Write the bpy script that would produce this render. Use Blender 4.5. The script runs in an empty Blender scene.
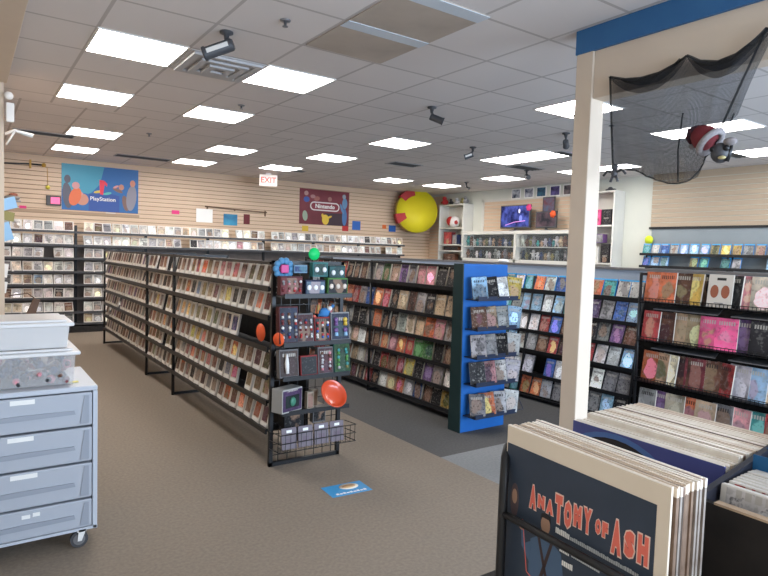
import bpy, bmesh, math, random
from mathutils import Vector, Matrix, Euler
random.seed(7)
PI = math.pi
COL = bpy.context.scene.collection

# ------------------------------------------------------------------ camera
YAW, PITCH, ROLL, FPX, HC = 0.6086723, 0.0582652, -0.0317355, 601.17, 1.5
fw = Vector((math.sin(YAW)*math.cos(PITCH), math.cos(YAW)*math.cos(PITCH), -math.sin(PITCH)))
rt0 = Vector((math.cos(YAW), -math.sin(YAW), 0)); up0 = rt0.cross(fw)
rt = math.cos(ROLL)*rt0 - math.sin(ROLL)*up0; upv = math.sin(ROLL)*rt0 + math.cos(ROLL)*up0
cd = bpy.data.cameras.new('camera'); cam = bpy.data.objects.new('camera', cd); COL.objects.link(cam)
M = Matrix((rt, upv, -fw)).transposed().to_4x4(); M.translation = Vector((0, 0, HC)); cam.matrix_world = M
cd.sensor_width = 36; cd.lens = FPX/768*36; cd.clip_start = .02; cd.clip_end = 100
bpy.context.scene.camera = cam

# ------------------------------------------------------------------ materials
def mat(name, col, rough=.6, metal=0, emit=0, alpha=1, spec=.4, ecol=None, coat=0):
    m = bpy.data.materials.new(name); m.use_nodes = True
    b = m.node_tree.nodes['Principled BSDF']
    b.inputs['Base Color'].default_value = (*col, 1); b.inputs['Roughness'].default_value = rough
    b.inputs['Metallic'].default_value = metal; b.inputs['Specular IOR Level'].default_value = spec
    b.inputs['Alpha'].default_value = alpha; b.inputs['Coat Weight'].default_value = coat
    if emit:
        b.inputs['Emission Color'].default_value = (*(ecol or col), 1); b.inputs['Emission Strength'].default_value = emit
    return m

def nodes(m): return m.node_tree.nodes, m.node_tree.links, m.node_tree.nodes['Principled BSDF']

def noisy(name, col, col2, scale=20, rough=.8, bump=0, detail=6, stretch=(1, 1, 1), spec=.3):
    m = mat(name, col, rough, spec=spec); N, L, b = nodes(m)
    t = N.new('ShaderNodeTexCoord'); mp = N.new('ShaderNodeMapping'); mp.inputs['Scale'].default_value = stretch
    n = N.new('ShaderNodeTexNoise'); n.inputs['Scale'].default_value = scale; n.inputs['Detail'].default_value = detail
    mx = N.new('ShaderNodeMix'); mx.data_type = 'RGBA'
    mx.inputs[6].default_value = (*col, 1); mx.inputs[7].default_value = (*col2, 1)
    cr = N.new('ShaderNodeValToRGB'); cr.color_ramp.elements[0].position = .35; cr.color_ramp.elements[1].position = .65
    L.new(t.outputs['Object'], mp.inputs[0]); L.new(mp.outputs[0], n.inputs['Vector']); L.new(n.outputs[0], cr.inputs[0])
    L.new(cr.outputs[0], mx.inputs[0]); L.new(mx.outputs[2], b.inputs['Base Color'])
    if bump:
        bp = N.new('ShaderNodeBump'); bp.inputs['Strength'].default_value = bump
        L.new(n.outputs[0], bp.inputs['Height']); L.new(bp.outputs[0], b.inputs['Normal'])
    return m

def art(name, w=.13, h=.18, rough=.45, coat=0, fine=55, sp_=1):
    """printed cover: the object's own colour as ground, a figure shape, a title line and small detail; differs per object"""
    m = mat(name, (.5, .5, .5), rough, spec=.22, coat=coat); N, L, b = nodes(m)
    def math_(op, a, b_=None, c=None):
        n = N.new('ShaderNodeMath'); n.operation = op
        for k, v in enumerate((a, b_, c)):
            if v is None: continue
            if isinstance(v, (int, float)): n.inputs[k].default_value = v
            else: L.new(v, n.inputs[k])
        return n.outputs[0]
    def mix(f, a, b_):
        n = N.new('ShaderNodeMix'); n.data_type = 'RGBA'
        for k, v in ((0, f), (6, a), (7, b_)):
            if isinstance(v, (int, float)): n.inputs[k].default_value = v
            elif isinstance(v, tuple): n.inputs[k].default_value = (*v, 1)
            else: L.new(v, n.inputs[k])
        return n.outputs[2]
    oi = N.new('ShaderNodeObjectInfo'); t = N.new('ShaderNodeTexCoord'); R = oi.outputs['Random']
    off = math_('MULTIPLY', R, 60.0)
    add = N.new('ShaderNodeVectorMath'); add.operation = 'ADD'; L.new(t.outputs['Object'], add.inputs[0]); L.new(off, add.inputs[1])
    def noise(sc, det=2):
        n = N.new('ShaderNodeTexNoise'); n.inputs['Scale'].default_value = sc; n.inputs['Detail'].default_value = det; L.new(add.outputs[0], n.inputs['Vector']); return n
    wn = N.new('ShaderNodeTexWhiteNoise'); wn.noise_dimensions = '1D'; L.new(off, wn.inputs['W'])
    ws = N.new('ShaderNodeSeparateColor'); L.new(wn.outputs['Color'], ws.inputs[0])
    big = noise(1.1/w, 2); small = noise(fine, 3)
    hs = N.new('ShaderNodeHueSaturation'); L.new(oi.outputs['Color'], hs.inputs['Color'])
    L.new(math_('MULTIPLY_ADD', big.outputs[0], 2.6, -.35), hs.inputs['Value']); hs.inputs['Saturation'].default_value = .92
    ground = hs.outputs[0]
    hs2 = N.new('ShaderNodeHueSaturation'); L.new(oi.outputs['Color'], hs2.inputs['Color'])
    L.new(math_('MULTIPLY_ADD', ws.outputs[0], .2, .4), hs2.inputs['Hue']); L.new(math_('MULTIPLY_ADD', ws.outputs[1], 2.2, .3), hs2.inputs['Value']); hs2.inputs['Saturation'].default_value = .75
    fig = mix(math_('MULTIPLY', math_('GREATER_THAN', ws.outputs[2], .55), .6), hs2.outputs[0], (.33, .20, .13))
    sp = N.new('ShaderNodeSeparateXYZ'); L.new(t.outputs['Object'], sp.inputs[0])
    x = math_('DIVIDE', sp.outputs[0], w*.30); z = math_('DIVIDE', math_('SUBTRACT', sp.outputs[2], h*.40), h*.36)
    wr = math_('MULTIPLY', math_('SUBTRACT', big.outputs[0], .5), 6.5); wr2 = math_('MULTIPLY', math_('SUBTRACT', small.outputs[0], .5), 1.2)
    d = math_('ADD', math_('ADD', math_('ADD', math_('MULTIPLY', x, x), math_('MULTIPLY', z, z)), wr), wr2)
    rp = N.new('ShaderNodeMapRange'); rp.inputs[1].default_value = 1.15; rp.inputs[2].default_value = .75; L.new(d, rp.inputs[0])
    c1 = mix(rp.outputs[0], ground, fig)
    det = N.new('ShaderNodeMapRange'); det.inputs[1].default_value = .56; det.inputs[2].default_value = .66; L.new(small.outputs[0], det.inputs[0])
    c2 = mix(math_('MULTIPLY', det.outputs[0], .5*sp_), c1, (.36, .34, .31))
    det2 = N.new('ShaderNodeMapRange'); det2.inputs[1].default_value = .44; det2.inputs[2].default_value = .34; L.new(small.outputs[0], det2.inputs[0])
    c3 = mix(math_('MULTIPLY', det2.outputs[0], .7*sp_), c2, (.02, .018, .02))
    zn = math_('DIVIDE', sp.outputs[2], h); band = math_('MULTIPLY', math_('GREATER_THAN', zn, .78), math_('LESS_THAN', zn, .90))
    st = math_('GREATER_THAN', math_('FRACT', math_('MULTIPLY', math_('ADD', sp.outputs[0], R), 9/w)), .35)
    inx = math_('LESS_THAN', math_('ABSOLUTE', sp.outputs[0]), math_('MULTIPLY', w, .36))
    tm = math_('MULTIPLY', math_('MULTIPLY', band, st), inx)
    tc = mix(math_('GREATER_THAN', ws.outputs[1], .35), (.03, .025, .025), (.5, .46, .40))
    L.new(mix(math_('MULTIPLY', tm, .8), c3, tc), b.inputs['Base Color'])
    return m

def ocol(name, rough=.5, **k):
    m = mat(name, (.5, .5, .5), rough, **k); N, L, b = nodes(m)
    oi = N.new('ShaderNodeObjectInfo'); L.new(oi.outputs['Color'], b.inputs['Base Color']); return m

ART = art('printed_cover'); ARTS = art('small_print', .13, .14, fine=90); ARTD = art('dark_print', .13, .18, fine=70, sp_=.25); ARTL = art('large_print', .172, .258, fine=30, sp_=.5)
TINT = ocol('tinted_plastic', .5, spec=.2); PAPER = ocol('tinted_paper', .7)
BLACK = mat('black_metal', (.012, .012, .013), .4); DKPANEL = noisy('black_panel', (.016, .015, .015), (.026, .024, .023), 30, .7)
WHITEP = mat('white_plastic', (.8, .78, .74), .4); CLEARC = mat('clear_case', (.70, .66, .60), .35, coat=.05)
LABELP = mat('white_label', (.85, .84, .8), .7); CREAM = noisy('cream_paint', (.66, .55, .43), (.63, .52, .41), 3, .7)
BOARDW = noisy('white_melamine', (.66, .64, .57), (.62, .60, .55), 4, .5)
BLUEB = noisy('blue_band_paint', (.03, .12, .28), (.035, .135, .3), 5, .55)
STANDB = noisy('blue_stand_board', (.012, .115, .40), (.015, .135, .45), 3, .5)
GREYW = noisy('blue_grey_partition', (.36, .43, .52), (.39, .46, .55), 3, .7)
GREYW2 = noisy('grey_wall_paint', (.26, .29, .30), (.28, .31, .32), 3, .8)
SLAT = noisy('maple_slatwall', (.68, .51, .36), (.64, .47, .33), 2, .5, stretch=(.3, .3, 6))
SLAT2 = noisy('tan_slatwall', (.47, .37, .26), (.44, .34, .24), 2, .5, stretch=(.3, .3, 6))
GROOVE = mat('slatwall_groove', (.30, .20, .13), .8)
WALLP = noisy('white_wall_paint', (.62, .62, .54), (.59, .59, .52), 2, .8)
GREYM = mat('grey_metal', (.25, .25, .26), .35, .6)
DARKG = mat('dark_grey', (.06, .06, .065), .5)
RECPAPER = noisy('record_sleeve_edge', (.80, .70, .58), (.66, .54, .43), 60, .7)
NAVY = noisy('dark_blue_ink', (.035, .05, .075), (.045, .06, .09), 8, .4)
COR = mat('coral_ink', (.80, .17, .12), .5); CORL = mat('pale_outline_ink', (.85, .6, .5), .5)

def light_panel_mat(): return mat('lit_diffuser', (.9, .9, .9), .5, emit=EMIT, ecol=(1.0, .965, .94))
EMIT = 9.0
LIT = light_panel_mat()

# ------------------------------------------------------------------ mesh builder
class MB:
    def __init__(s): s.bm = bmesh.new(); s.ms = []
    def mi(s, m):
        if m not in s.ms: s.ms.append(m)
        return s.ms.index(m)
    def box(s, x0, x1, y0, y1, z0, z1, m, bev=0, rot=None):
        r = bmesh.ops.create_cube(s.bm, size=1); vs = r['verts']
        c = Vector(((x0+x1)/2, (y0+y1)/2, (z0+z1)/2))
        for v in vs: v.co = Vector((v.co.x*(x1-x0), v.co.y*(y1-y0), v.co.z*(z1-z0)))
        fs = list({f for v in vs for f in v.link_faces}); i = s.mi(m)
        if bev:
            es = list({e for v in vs for e in v.link_edges})
            o = bmesh.ops.bevel(s.bm, geom=es, offset=bev, segments=2, affect='EDGES', profile=.5)
            fs = list({f for v in o['verts'] for f in v.link_faces} | {f for f in fs if f.is_valid})
            vs = list({v for f in fs for v in f.verts})
        for f in fs: f.material_index = i
        for v in vs:
            if rot: v.co = rot @ v.co
            v.co += c
        return s
    def poly(s, pts, m):
        vs = [s.bm.verts.new(p) for p in pts]; f = s.bm.faces.new(vs); f.material_index = s.mi(m); return s
    def prism(s, pts, vec, m):
        a = [s.bm.verts.new(p) for p in pts]; b = [s.bm.verts.new(Vector(p)+Vector(vec)) for p in pts]; i = s.mi(m)
        fs = [s.bm.faces.new(a), s.bm.faces.new(b[::-1])]
        for k in range(len(a)):
            fs.append(s.bm.faces.new((a[k-1], a[k], b[k], b[k-1])))
        for f in fs: f.material_index = i
        return s
    def tube(s, path, r, m, seg=8, closed=False):
        i = s.mi(m); P = [Vector(p) for p in path]; rings = []; n = len(P)
        rr = r if isinstance(r, (list, tuple)) else [r]*n
        ref = None
        for k in range(n):
            d = (P[(k+1) % n]-P[k-1]) if closed else (P[min(k+1, n-1)]-P[max(k-1, 0)])
            d.normalize()
            if ref is None: ref = Vector((0, 0, 1)) if abs(d.z) < .9 else Vector((1, 0, 0))
            a = d.cross(ref).normalized(); b = a.cross(d).normalized(); ref = b
            rings.append([s.bm.verts.new(P[k]+rr[k]*(math.cos(t)*a+math.sin(t)*b)) for t in [2*PI*q/seg for q in range(seg)]])
        m_ = n if closed else n-1
        for k in range(m_):
            A, B = rings[k], rings[(k+1) % n]
            for q in range(seg):
                f = s.bm.faces.new((A[q-1], A[q], B[q], B[q-1])); f.material_index = i; f.smooth = True
        if not closed:
            for A in (rings[0], rings[-1]):
                f = s.bm.faces.new(A); f.material_index = i
        return s
    def lathe(s, prof, m, seg=24, c=(0, 0, 0), mtx=None):
        i = s.mi(m); rings = []; c = Vector(c)
        for r, z in prof:
            ring = []
            for q in range(seg):
                t = 2*PI*q/seg; p = Vector((r*math.cos(t), r*math.sin(t), z))
                if mtx: p = mtx @ p
                ring.append(s.bm.verts.new(p+c))
            rings.append(ring)
        for A, B in zip(rings, rings[1:]):
            for q in range(seg):
                f = s.bm.faces.new((A[q-1], A[q], B[q], B[q-1])); f.material_index = i; f.smooth = True
        for A in (rings[0], rings[-1]):
            f = s.bm.faces.new(A); f.material_index = i
        return s
    def ball(s, c, r, m, sc=(1, 1, 1), seg=16):
        o = bmesh.ops.create_uvsphere(s.bm, u_segments=seg, v_segments=seg//2, radius=r); i = s.mi(m)
        for v in o['verts']:
            v.co = Vector((v.co.x*sc[0], v.co.y*sc[1], v.co.z*sc[2]))+Vector(c)
        for f in {f for v in o['verts'] for f in v.link_faces}: f.material_index = i; f.smooth = True
        return s
    def build(s, name, parent=None, color=None, label=None, fixn=True):
        if fixn: bmesh.ops.recalc_face_normals(s.bm, faces=s.bm.faces)
        me = bpy.data.meshes.new(name); s.bm.to_mesh(me); s.bm.free()
        for m in s.ms: me.materials.append(m)
        o = bpy.data.objects.new(name, me); COL.objects.link(o)
        if parent is not None: o.parent = parent
        if color: o.color = (*color, 1)
        if label: o['label'] = label
        return o

def tag(o, label, cat, group=None):
    o['label'] = label; o['category'] = cat
    if group: o['group'] = group
    return o
def thing(name, label, cat, loc=(0, 0, 0), rz=0, group=None):
    o = bpy.data.objects.new(name, None); COL.objects.link(o); o.location = loc; o.rotation_euler = (0, 0, rz)
    o.empty_display_size = .05
    return tag(o, label, cat, group)
def struct(o): o['kind'] = 'structure'; return o
def copy_tree(o, parent=None):
    c = o.copy(); COL.objects.link(c); c.parent = parent
    for ch in KIDS.get(o.name, ()): copy_tree(ch, c)
    return c
KIDS = {}
def kids(root, *ch): KIDS[root.name] = list(ch)

def text(s, size, m, parent=None, loc=(0, 0, 0), rot=(PI/2, 0, 0), name='lettering', bold=0, ext=.0006, sx=1, align='CENTER', space=1, sc=None):
    cu = bpy.data.curves.new(name, 'FONT'); cu.body = s; cu.size = size; cu.offset = bold; cu.extrude = ext
    cu.align_x = align; cu.align_y = 'CENTER'; cu.space_character = space; cu.resolution_u = 2
    t = bpy.data.objects.new(name, cu); COL.objects.link(t)
    me = bpy.data.meshes.new_from_object(t); bpy.data.objects.remove(t)
    me.materials.clear(); me.materials.append(m)
    o = bpy.data.objects.new(name, me); COL.objects.link(o); o.location = loc; o.rotation_euler = rot
    o.scale = (sx, 1, 1)
    if parent is not None: o.parent = parent
    return o

CNT = {}
ORD = ['first', 'second', 'third', 'fourth', 'fifth', 'sixth', 'seventh', 'eighth', 'ninth', 'tenth', 'eleventh', 'twelfth', 'thirteenth',
       'fourteenth', 'fifteenth', 'sixteenth', 'seventeenth', 'eighteenth', 'nineteenth', 'twentieth']
TENS = {2: 'twenty', 3: 'thirty', 4: 'forty', 5: 'fifty', 6: 'sixty'}
def ordn(i):
    if i < 20: return ORD[i]
    n = i+1; t, u = divmod(n, 10)
    if u == 0: return {2: 'twentieth', 3: 'thirtieth', 4: 'fortieth', 5: 'fiftieth', 6: 'sixtieth'}[t]
    return TENS[t]+'-'+ORD[u-1]
ROWN = ['top', 'second', 'third', 'fourth', 'fifth', 'sixth', 'seventh', 'bottom']
C = dict(red=(.45, .03, .03), brown=(.14, .06, .035), tan=(.46, .31, .19), orange=(.65, .14, .03), yellow=(.62, .42, .05), green=(.08, .25, .06),
         teal=(.05, .28, .27), blue=(.03, .12, .42), lightblue=(.28, .48, .68), grey=(.26, .25, .25), silver=(.48, .47, .47), black=(.02, .018, .02), white=(.72, .70, .66),
         purple=(.16, .08, .22), pink=(.62, .25, .28), hotpink=(.75, .06, .22), cream=(.66, .55, .42), maroon=(.15, .025, .03), olive=(.25, .22, .08), navy=(.03, .045, .12))
CN = dict(lightblue='light blue', hotpink='hot pink')
def cname(c): return CN.get(c, c)
def jit(c, a=.18):
    k = .80*(1+random.uniform(-a*2.2, a*2.0)); return tuple(max(.004, min(.9, v*k*(1+random.uniform(-.06, .06)))) for v in c)

# ------------------------------------------------------------------ room shell
H = 2.94; XR = 9.42; YB = 11.62; U = .61
def setting(name, mb): return struct(mb.build(name))
# floor with three carpets (their own shapes)
fl = noisy('brown_carpet', (.285, .235, .185), (.24, .197, .155), 55, .95, bump=.25, stretch=(1, 1, 1), spec=.1)
fl2 = noisy('grey_carpet', (.27, .27, .265), (.225, .23, .232), 55, .95, bump=.25, spec=.1)
fl3 = noisy('charcoal_carpet', (.105, .10, .096), (.125, .12, .115), 55, .95, bump=.25, spec=.1)
m = MB(); m.box(-.6, 2.88, -3, YB+.1, -.1, 0, fl); m.box(2.88, XR+.1, -3, 3.33, -.1, 0, fl2); m.box(2.88, XR+.1, 3.33, YB+.1, -.1, 0, fl3)
setting('floor', m)
# ceiling: suspended 2 ft tiles, grid lines in the material, two zones with a seam
def tile_mat(name, ox, oy, px, py):
    m = mat(name, (.5, .47, .45), .9, spec=.1); N, L, b = nodes(m); t = N.new('ShaderNodeTexCoord'); sp = N.new('ShaderNodeSeparateXYZ')
    L.new(t.outputs['Object'], sp.inputs[0])
    def ln(out, o, p):
        a = N.new('ShaderNodeMath'); a.operation = 'SUBTRACT'; a.inputs[1].default_value = o-100*p; L.new(out, a.inputs[0])
        d = N.new('ShaderNodeMath'); d.operation = 'DIVIDE'; d.inputs[1].default_value = p; L.new(a.outputs[0], d.inputs[0])
        f = N.new('ShaderNodeMath'); f.operation = 'FRACT'; L.new(d.outputs[0], f.inputs[0])
        g = N.new('ShaderNodeMath'); g.operation = 'PINGPONG'; g.inputs[1].default_value = .5; L.new(f.outputs[0], g.inputs[0])
        c = N.new('ShaderNodeMath'); c.operation = 'LESS_THAN'; c.inputs[1].default_value = .019; L.new(g.outputs[0], c.inputs[0])
        fl_ = N.new('ShaderNodeMath'); fl_.operation = 'FLOOR'; L.new(d.outputs[0], fl_.inputs[0])
        return c, fl_
    c1, f1 = ln(sp.outputs[0], ox, px); c2, f2 = ln(sp.outputs[1], oy, py)
    mx = N.new('ShaderNodeMath'); mx.operation = 'MAXIMUM'; L.new(c1.outputs[0], mx.inputs[0]); L.new(c2.outputs[0], mx.inputs[1])
    cv = N.new('ShaderNodeCombineXYZ'); L.new(f1.outputs[0], cv.inputs[0]); L.new(f2.outputs[0], cv.inputs[1])
    wn = N.new('ShaderNodeTexWhiteNoise'); L.new(cv.outputs[0], wn.inputs['Vector'])
    n = N.new('ShaderNodeTexNoise'); n.inputs['Scale'].default_value = 1.3; n.inputs['Detail'].default_value = 4; L.new(t.outputs['Object'], n.inputs['Vector'])
    av = N.new('ShaderNodeMath'); av.operation = 'MULTIPLY_ADD'; av.inputs[1].default_value = .5; L.new(wn.outputs['Value'], av.inputs[0]); 
    hf = N.new('ShaderNodeMath'); hf.operation = 'MULTIPLY'; hf.inputs[1].default_value = .6; L.new(n.outputs[0], hf.inputs[0]); L.new(hf.outputs[0], av.inputs[2])
    base = N.new('ShaderNodeMix'); base.data_type = 'RGBA'; base.inputs[6].default_value = (*CT1, 1); base.inputs[7].default_value = (*CT2, 1)
    L.new(av.outputs[0], base.inputs[0])
    fin = N.new('ShaderNodeMix'); fin.data_type = 'RGBA'; fin.inputs[7].default_value = (.52, .48, .455, 1)
    L.new(mx.outputs[0], fin.inputs[0]); L.new(base.outputs[2], fin.inputs[6]); L.new(fin.outputs[2], b.inputs['Base Color'])
    return m
CT1 = (.70, .655, .63); CT2 = (.78, .735, .71)
PY = .953*U; SEAM = 11.75*U
tm1 = tile_mat('ceiling_tiles_near', 1.2*U, 8.3*U, U, PY); tm2 = tile_mat('ceiling_tiles_far', 1.75*U, 14.75*U, U*.99, PY)
m = MB(); m.box(-.6, XR+.1, -3, SEAM, H, H+.1, tm1); m.box(-.6, XR+.1, SEAM, YB+.1, H, H+.1, tm2)
setting('ceiling', m)

def slats(mb, axis, a0, a1, z0, z1, face, sgn, mt, d=.012, pitch=.0762):
    """slatwall boards; axis 'x': wall runs in x at y=face; axis 'y': runs in y at x=face; sgn = direction of room"""
    z = z1
    while z > z0+.01:
        zb = max(z-pitch+.011, z0)
        lo, hi = sorted((face, face+sgn*d))
        if axis == 'x': mb.box(a0, a1, lo, hi, zb, z, mt)
        else: mb.box(lo, hi, a0, a1, zb, z, mt)
        z -= pitch
# back wall
m = MB(); m.box(-.6, XR+.1, YB, YB+.1, 0, H, GROOVE); slats(m, 'x', .3, XR, .0, 2.9, YB, -1, SLAT); m.box(.3, XR, YB-.014, YB, 2.895, H, SLAT)
setting('wall_back', m)
# left wall: jutting slatwall run further in, cream soffit over the near part
m = MB(); m.box(-.6, -.5, -3, 6.1, 0, H, CREAM); m.box(-.6, .26, 6.1, YB, 0, H, GROOVE)
slats(m, 'y', 6.1, YB, 0, 2.9, .26, 1, SLAT); m.box(.26, .272, 6.1, YB, 2.895, H, SLAT); m.box(-.5, .272, 6.09, 6.1, 0, H, CREAM)
setting('wall_left', m)
m = MB(); m.box(-.5, .295, 2.0, 6.09, 2.83, H-.001, CREAM, bev=.004); setting('trim_1', m)
# right wall: white paint, with three slatwall / grey areas
m = MB(); m.box(XR, XR+.1, -3, YB+.1, 0, H, WALLP)
slats(m, 'y', 6.95, 9.72, 2.03, 2.68, XR, -1, SLAT)
m.box(XR-.018, XR, 9.72, 9.80, 1.9, 2.74, BOARDW)
m.box(XR-.018, XR, 6.9, 9.80, 2.68, 2.74, BOARDW)
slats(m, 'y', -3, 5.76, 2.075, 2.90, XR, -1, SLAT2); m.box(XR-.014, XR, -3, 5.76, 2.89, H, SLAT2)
m.box(XR-.03, XR, -3, 5.78, 2.035, 2.072, BLACK)
m.box(XR-.008, XR, -3, 5.74, 0, 2.035, GREYW2)
slats(m, 'y', 11.08, YB, 0, 2.9, XR, -1, SLAT)
setting('wall_right', m)
# front wall behind the camera with the shop window
m = MB(); YF = -3
m.box(-.6, XR+.1, YF-.1, YF, 0, .6, CREAM); m.box(-.6, XR+.1, YF-.1, YF, 2.5, H, CREAM); m.box(-.6, .2, YF-.1, YF, .6, 2.5, CREAM); m.box(8.6, XR+.1, YF-.1, YF, .6, 2.5, CREAM)
setting('wall_front', m)
m = MB()
for x in (.2, 2.3, 4.4, 6.5, 8.55): m.box(x, x+.05, YF-.07, YF-.03, .6, 2.5, GREYM)
m.box(.2, 8.6, YF-.07, YF-.03, .6, .65, GREYM); m.box(.2, 8.6, YF-.07, YF-.03, 2.45, 2.5, GREYM)
setting('window_1', m)
# low partition
m = MB(); m.box(5.5, 5.58, 1.0, 10.3, 0, 1.405, GREYW); m.box(5.485, 5.595, 1.0, 10.3, 1.405, 1.43, GREYM)
setting('trim_2', m)
# portal: column + header with a blue band
m = MB(); m.box(3.2, 3.33, 2.405, 2.53, 0, H, CREAM, bev=.006); setting('trim_3', m)
m = MB(); m.box(3.214, 3.33, -2.99, 2.405, 2.50, H, CREAM, bev=.004); m.box(3.19, 3.214, -2.99, 2.532, 2.79, H-.003, BLUEB); m.box(3.214, 3.33, 2.53, 2.534, 2.79, H-.003, BLUEB)
setting('trim_4', m)

# ------------------------------------------------------------------ ceiling lights
lights = [(1.2, 8.3, 'nearest of the two over the drawer cabinet aisle'), (1.2, 11.16, 'second back from the camera on the left'),
 (1.77, 14.79, 'third back along the left side'), (1.77, 17.5, 'farthest back near the blue banner'), (3.2, 8.3, 'beside the square air diffuser'),
 (3.2, 11.14, 'behind the small sprinkler'), (4.78, 14.71, 'third row back above the left rack'), (4.75, 17.48, 'last row left of the exit sign'),
 (7.0, 16.68, 'right behind the exit sign'), (7.12, 13.93, 'in front of the maroon banner'), (7.17, 11.09, 'in the middle above the blue stand'),
 (10.9, 16.53, 'over the left edge of the yellow disc'), (12.87, 16.43, 'over the right edge of the yellow disc'),
 (12.85, 13.54, 'above the television display wall'), (7.42, 6.66, 'cut by the cream column'), (13.2, 6.4, 'nearest the tan slatwall, seen past the net')]
def ceiling_light(x, y, lab, w=1.0, d=1.0, first=[None]):
    x0, x1, y0, y1 = 0, w*U, -d*PY*1.02, 0
    t = thing('ceiling_light', 'lit white ceiling light panel, '+lab, 'ceiling light', (x*U, y*U, H), 0, 'lit fluorescent ceiling panels')
    m = MB()
    for a in ((x0, x1, y0, y0+.014), (x0, x1, y1-.014, y1), (x0, x0+.014, y0+.014, y1-.014), (x1-.014, x1, y0+.014, y1-.014)): m.box(*a, -.008, 0, WHITEP)
    m.build('frame', t)
    m = MB(); m.box(x0+.014, x1-.014, y0+.014, y1-.014, -.006, -.0005, LIT); m.build('diffuser', t)
for x, y, l in lights: ceiling_light(x, y, l)
ceiling_light(10.38, 11.0, 'double length one above the framed pictures', 1, 2.05)
ceiling_light(10.36, 6.5, 'double length one seen behind the red hat', .84, 1.7)
ceiling_light(13.2, 10.95, 'long one just above the white bookcase', .7, 2.2)
# unlit stained panels
AMB = noisy('stained_diffuser', (.52, .45, .38), (.42, .36, .30), 2.2, .6); PALE = mat('pale_blue_strip', (.62, .68, .74), .35)
for y0, lab in ((5.39, 'unlit brownish ceiling panel with a pale strip'), (4.43, 'unlit brownish ceiling panel nearest the camera, cut by the picture top')):
    t = thing('unlit_light_panel', lab, 'ceiling light', (3.22*U, y0*U, H), 0, 'unlit ceiling panels')
    m = MB(); m.box(0, 1.04*U, 0, PY, -.006, 0, AMB); m.build('diffuser', t)
    m = MB(); m.box(0, 1.04*U, 0, .11, -.010, -.006, PALE); m.build('strip', t)
# square diffuser vent
t = thing('air_diffuser', 'square grey air diffuser beside the bullet camera', 'vent', (2.72*U, 7.85*U, H))
VENT = mat('vent_grey', (.5, .49, .49), .6)
m = MB(); m.box(-.3, .3, -.29, .29, -.006, 0, VENT); m.build('back_plate', t)
for k in range(3):
    s = .27-.085*k; z = -.012-.01*k; m = MB()
    for a in ((-s, s, -s, -s+.05), (-s, s, s-.05, s), (-s, -s+.05, -s+.05, s-.05), (s-.05, s, -s+.05, s-.05)): m.box(*a, z-.012, z+.006, VENT)
    m.build('louvre_ring', t)
# linear vents
VD = mat('vent_dark', (.07, .065, .06), .6)
for x, y, w, d, lab in ((.5, 9.1, .72, .26, 'at the left edge, above the white hook'), (1.98, 10.35, .85, .3, 'beside the farthest left light panel'),
                    (5.55, 7.75, .55, .3, 'in front of the yellow disc'), (6.55, 5.35, .5, .2, 'left of the cream column'), (7.1, 6.6, .6, .3, 'behind the double length light'), (4.6, 9.9, .5, .18, 'by the exit sign'), (8.0, 3.9, .6, .18, 'at the right edge of the picture')):
    t = thing('ceiling_vent', 'dark slotted ceiling vent '+lab, 'vent', (x, y, H), 0, 'dark slotted ceiling vents')
    m = MB(); m.box(0, w, 0, d, -.004, 0, VD); m.build('backing', t)
    m = MB()
    for a in ((0, w, 0, .012), (0, w, d-.012, d), (0, .012, .012, d-.012), (w-.012, w, .012, d-.012)): m.box(*a, -.01, -.0, VENT)
    m.build('frame', t)
    m = MB()
    n = max(2, int(d/.05))
    for k in range(1, n): m.box(.012, w-.012, d*k/n-.006, d*k/n+.006, -.012, -.004, VD)
    m.build('slat', t)
# security cameras
def seccam(x, y, rz, lab, L=.17, r=.033):
    t = thing('security_camera', lab, 'camera', (x, y, H), rz, 'ceiling security cameras')
    m = MB(); m.lathe([(.045, 0), (.045, -.012), (.02, -.02), (.012, -.06)], DARKG, 16); m.build('mount', t)
    m = MB(); m.tube([(0, 0, -.05), (.01, 0, -.075), (.02, 0, -.09)], .012, DARKG); m.build('arm', t)
    rot = Euler((0, PI/2+.35, 0)).to_matrix(); m = MB()
    m.lathe([(r*.8, -L*.5), (r, -L*.45), (r, L*.4), (r*1.15, L*.42), (r*1.15, L*.5), (r*.8, L*.5)], DARKG, 20, (.05, 0, -.115), rot); bd = m.build('housing', t)
    m = MB(); m.box(-L*.36, L*.36, r*.95, r*1.02, -r*.35, r*.35, WHITEP, rot=Euler((0, .35, 0)).to_matrix()); o = m.build('side_stripe', t, label='pale stripe along the camera housing'); o.location = (.05, 0, -.115)
seccam(1.44, 4.0, 2.53, 'black bullet security camera beside the square air diffuser', .21, .042)
seccam(3.757, 4.668, -.61, 'black security camera in the middle of the ceiling', .14)
seccam(5.538, 5.985, 2.3, 'small dark security camera left of the long light panel', .12, .035)
seccam(5.669, 4.579, .6, 'dark security camera just left of the cream column', .12)
seccam(7.6, 6.9, 4.2, 'dark camera on the ceiling above the framed pictures', .12)
seccam(8.1, 8.9, 4.6, 'small dark camera over the slatwall left of the television', .1, .02)
for x, y, lab in ((1.66, 3.56, 'nearest the camera'), (2.29, 5.9, 'in front of the second lit panel row'), (1.95, 8.2, 'above the blue banner aisle'), (5.7, 4.0, 'left of the column top'), (5.0, 3.95, 'beside the light cut by the column')):
    t = thing('fire_sprinkler', 'small metal fire sprinkler on the ceiling '+lab, 'sprinkler', (x, y, H), 0, 'ceiling sprinklers')
    m = MB(); m.lathe([(.035, 0), (.032, -.008), (.012, -.01)], GREYM, 16); m.build('escutcheon', t)
    m = MB(); m.lathe([(.010, -.008), (.008, -.035), (.018, -.037), (.018, -.041)], GREYM, 12); m.build('head', t)

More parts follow.
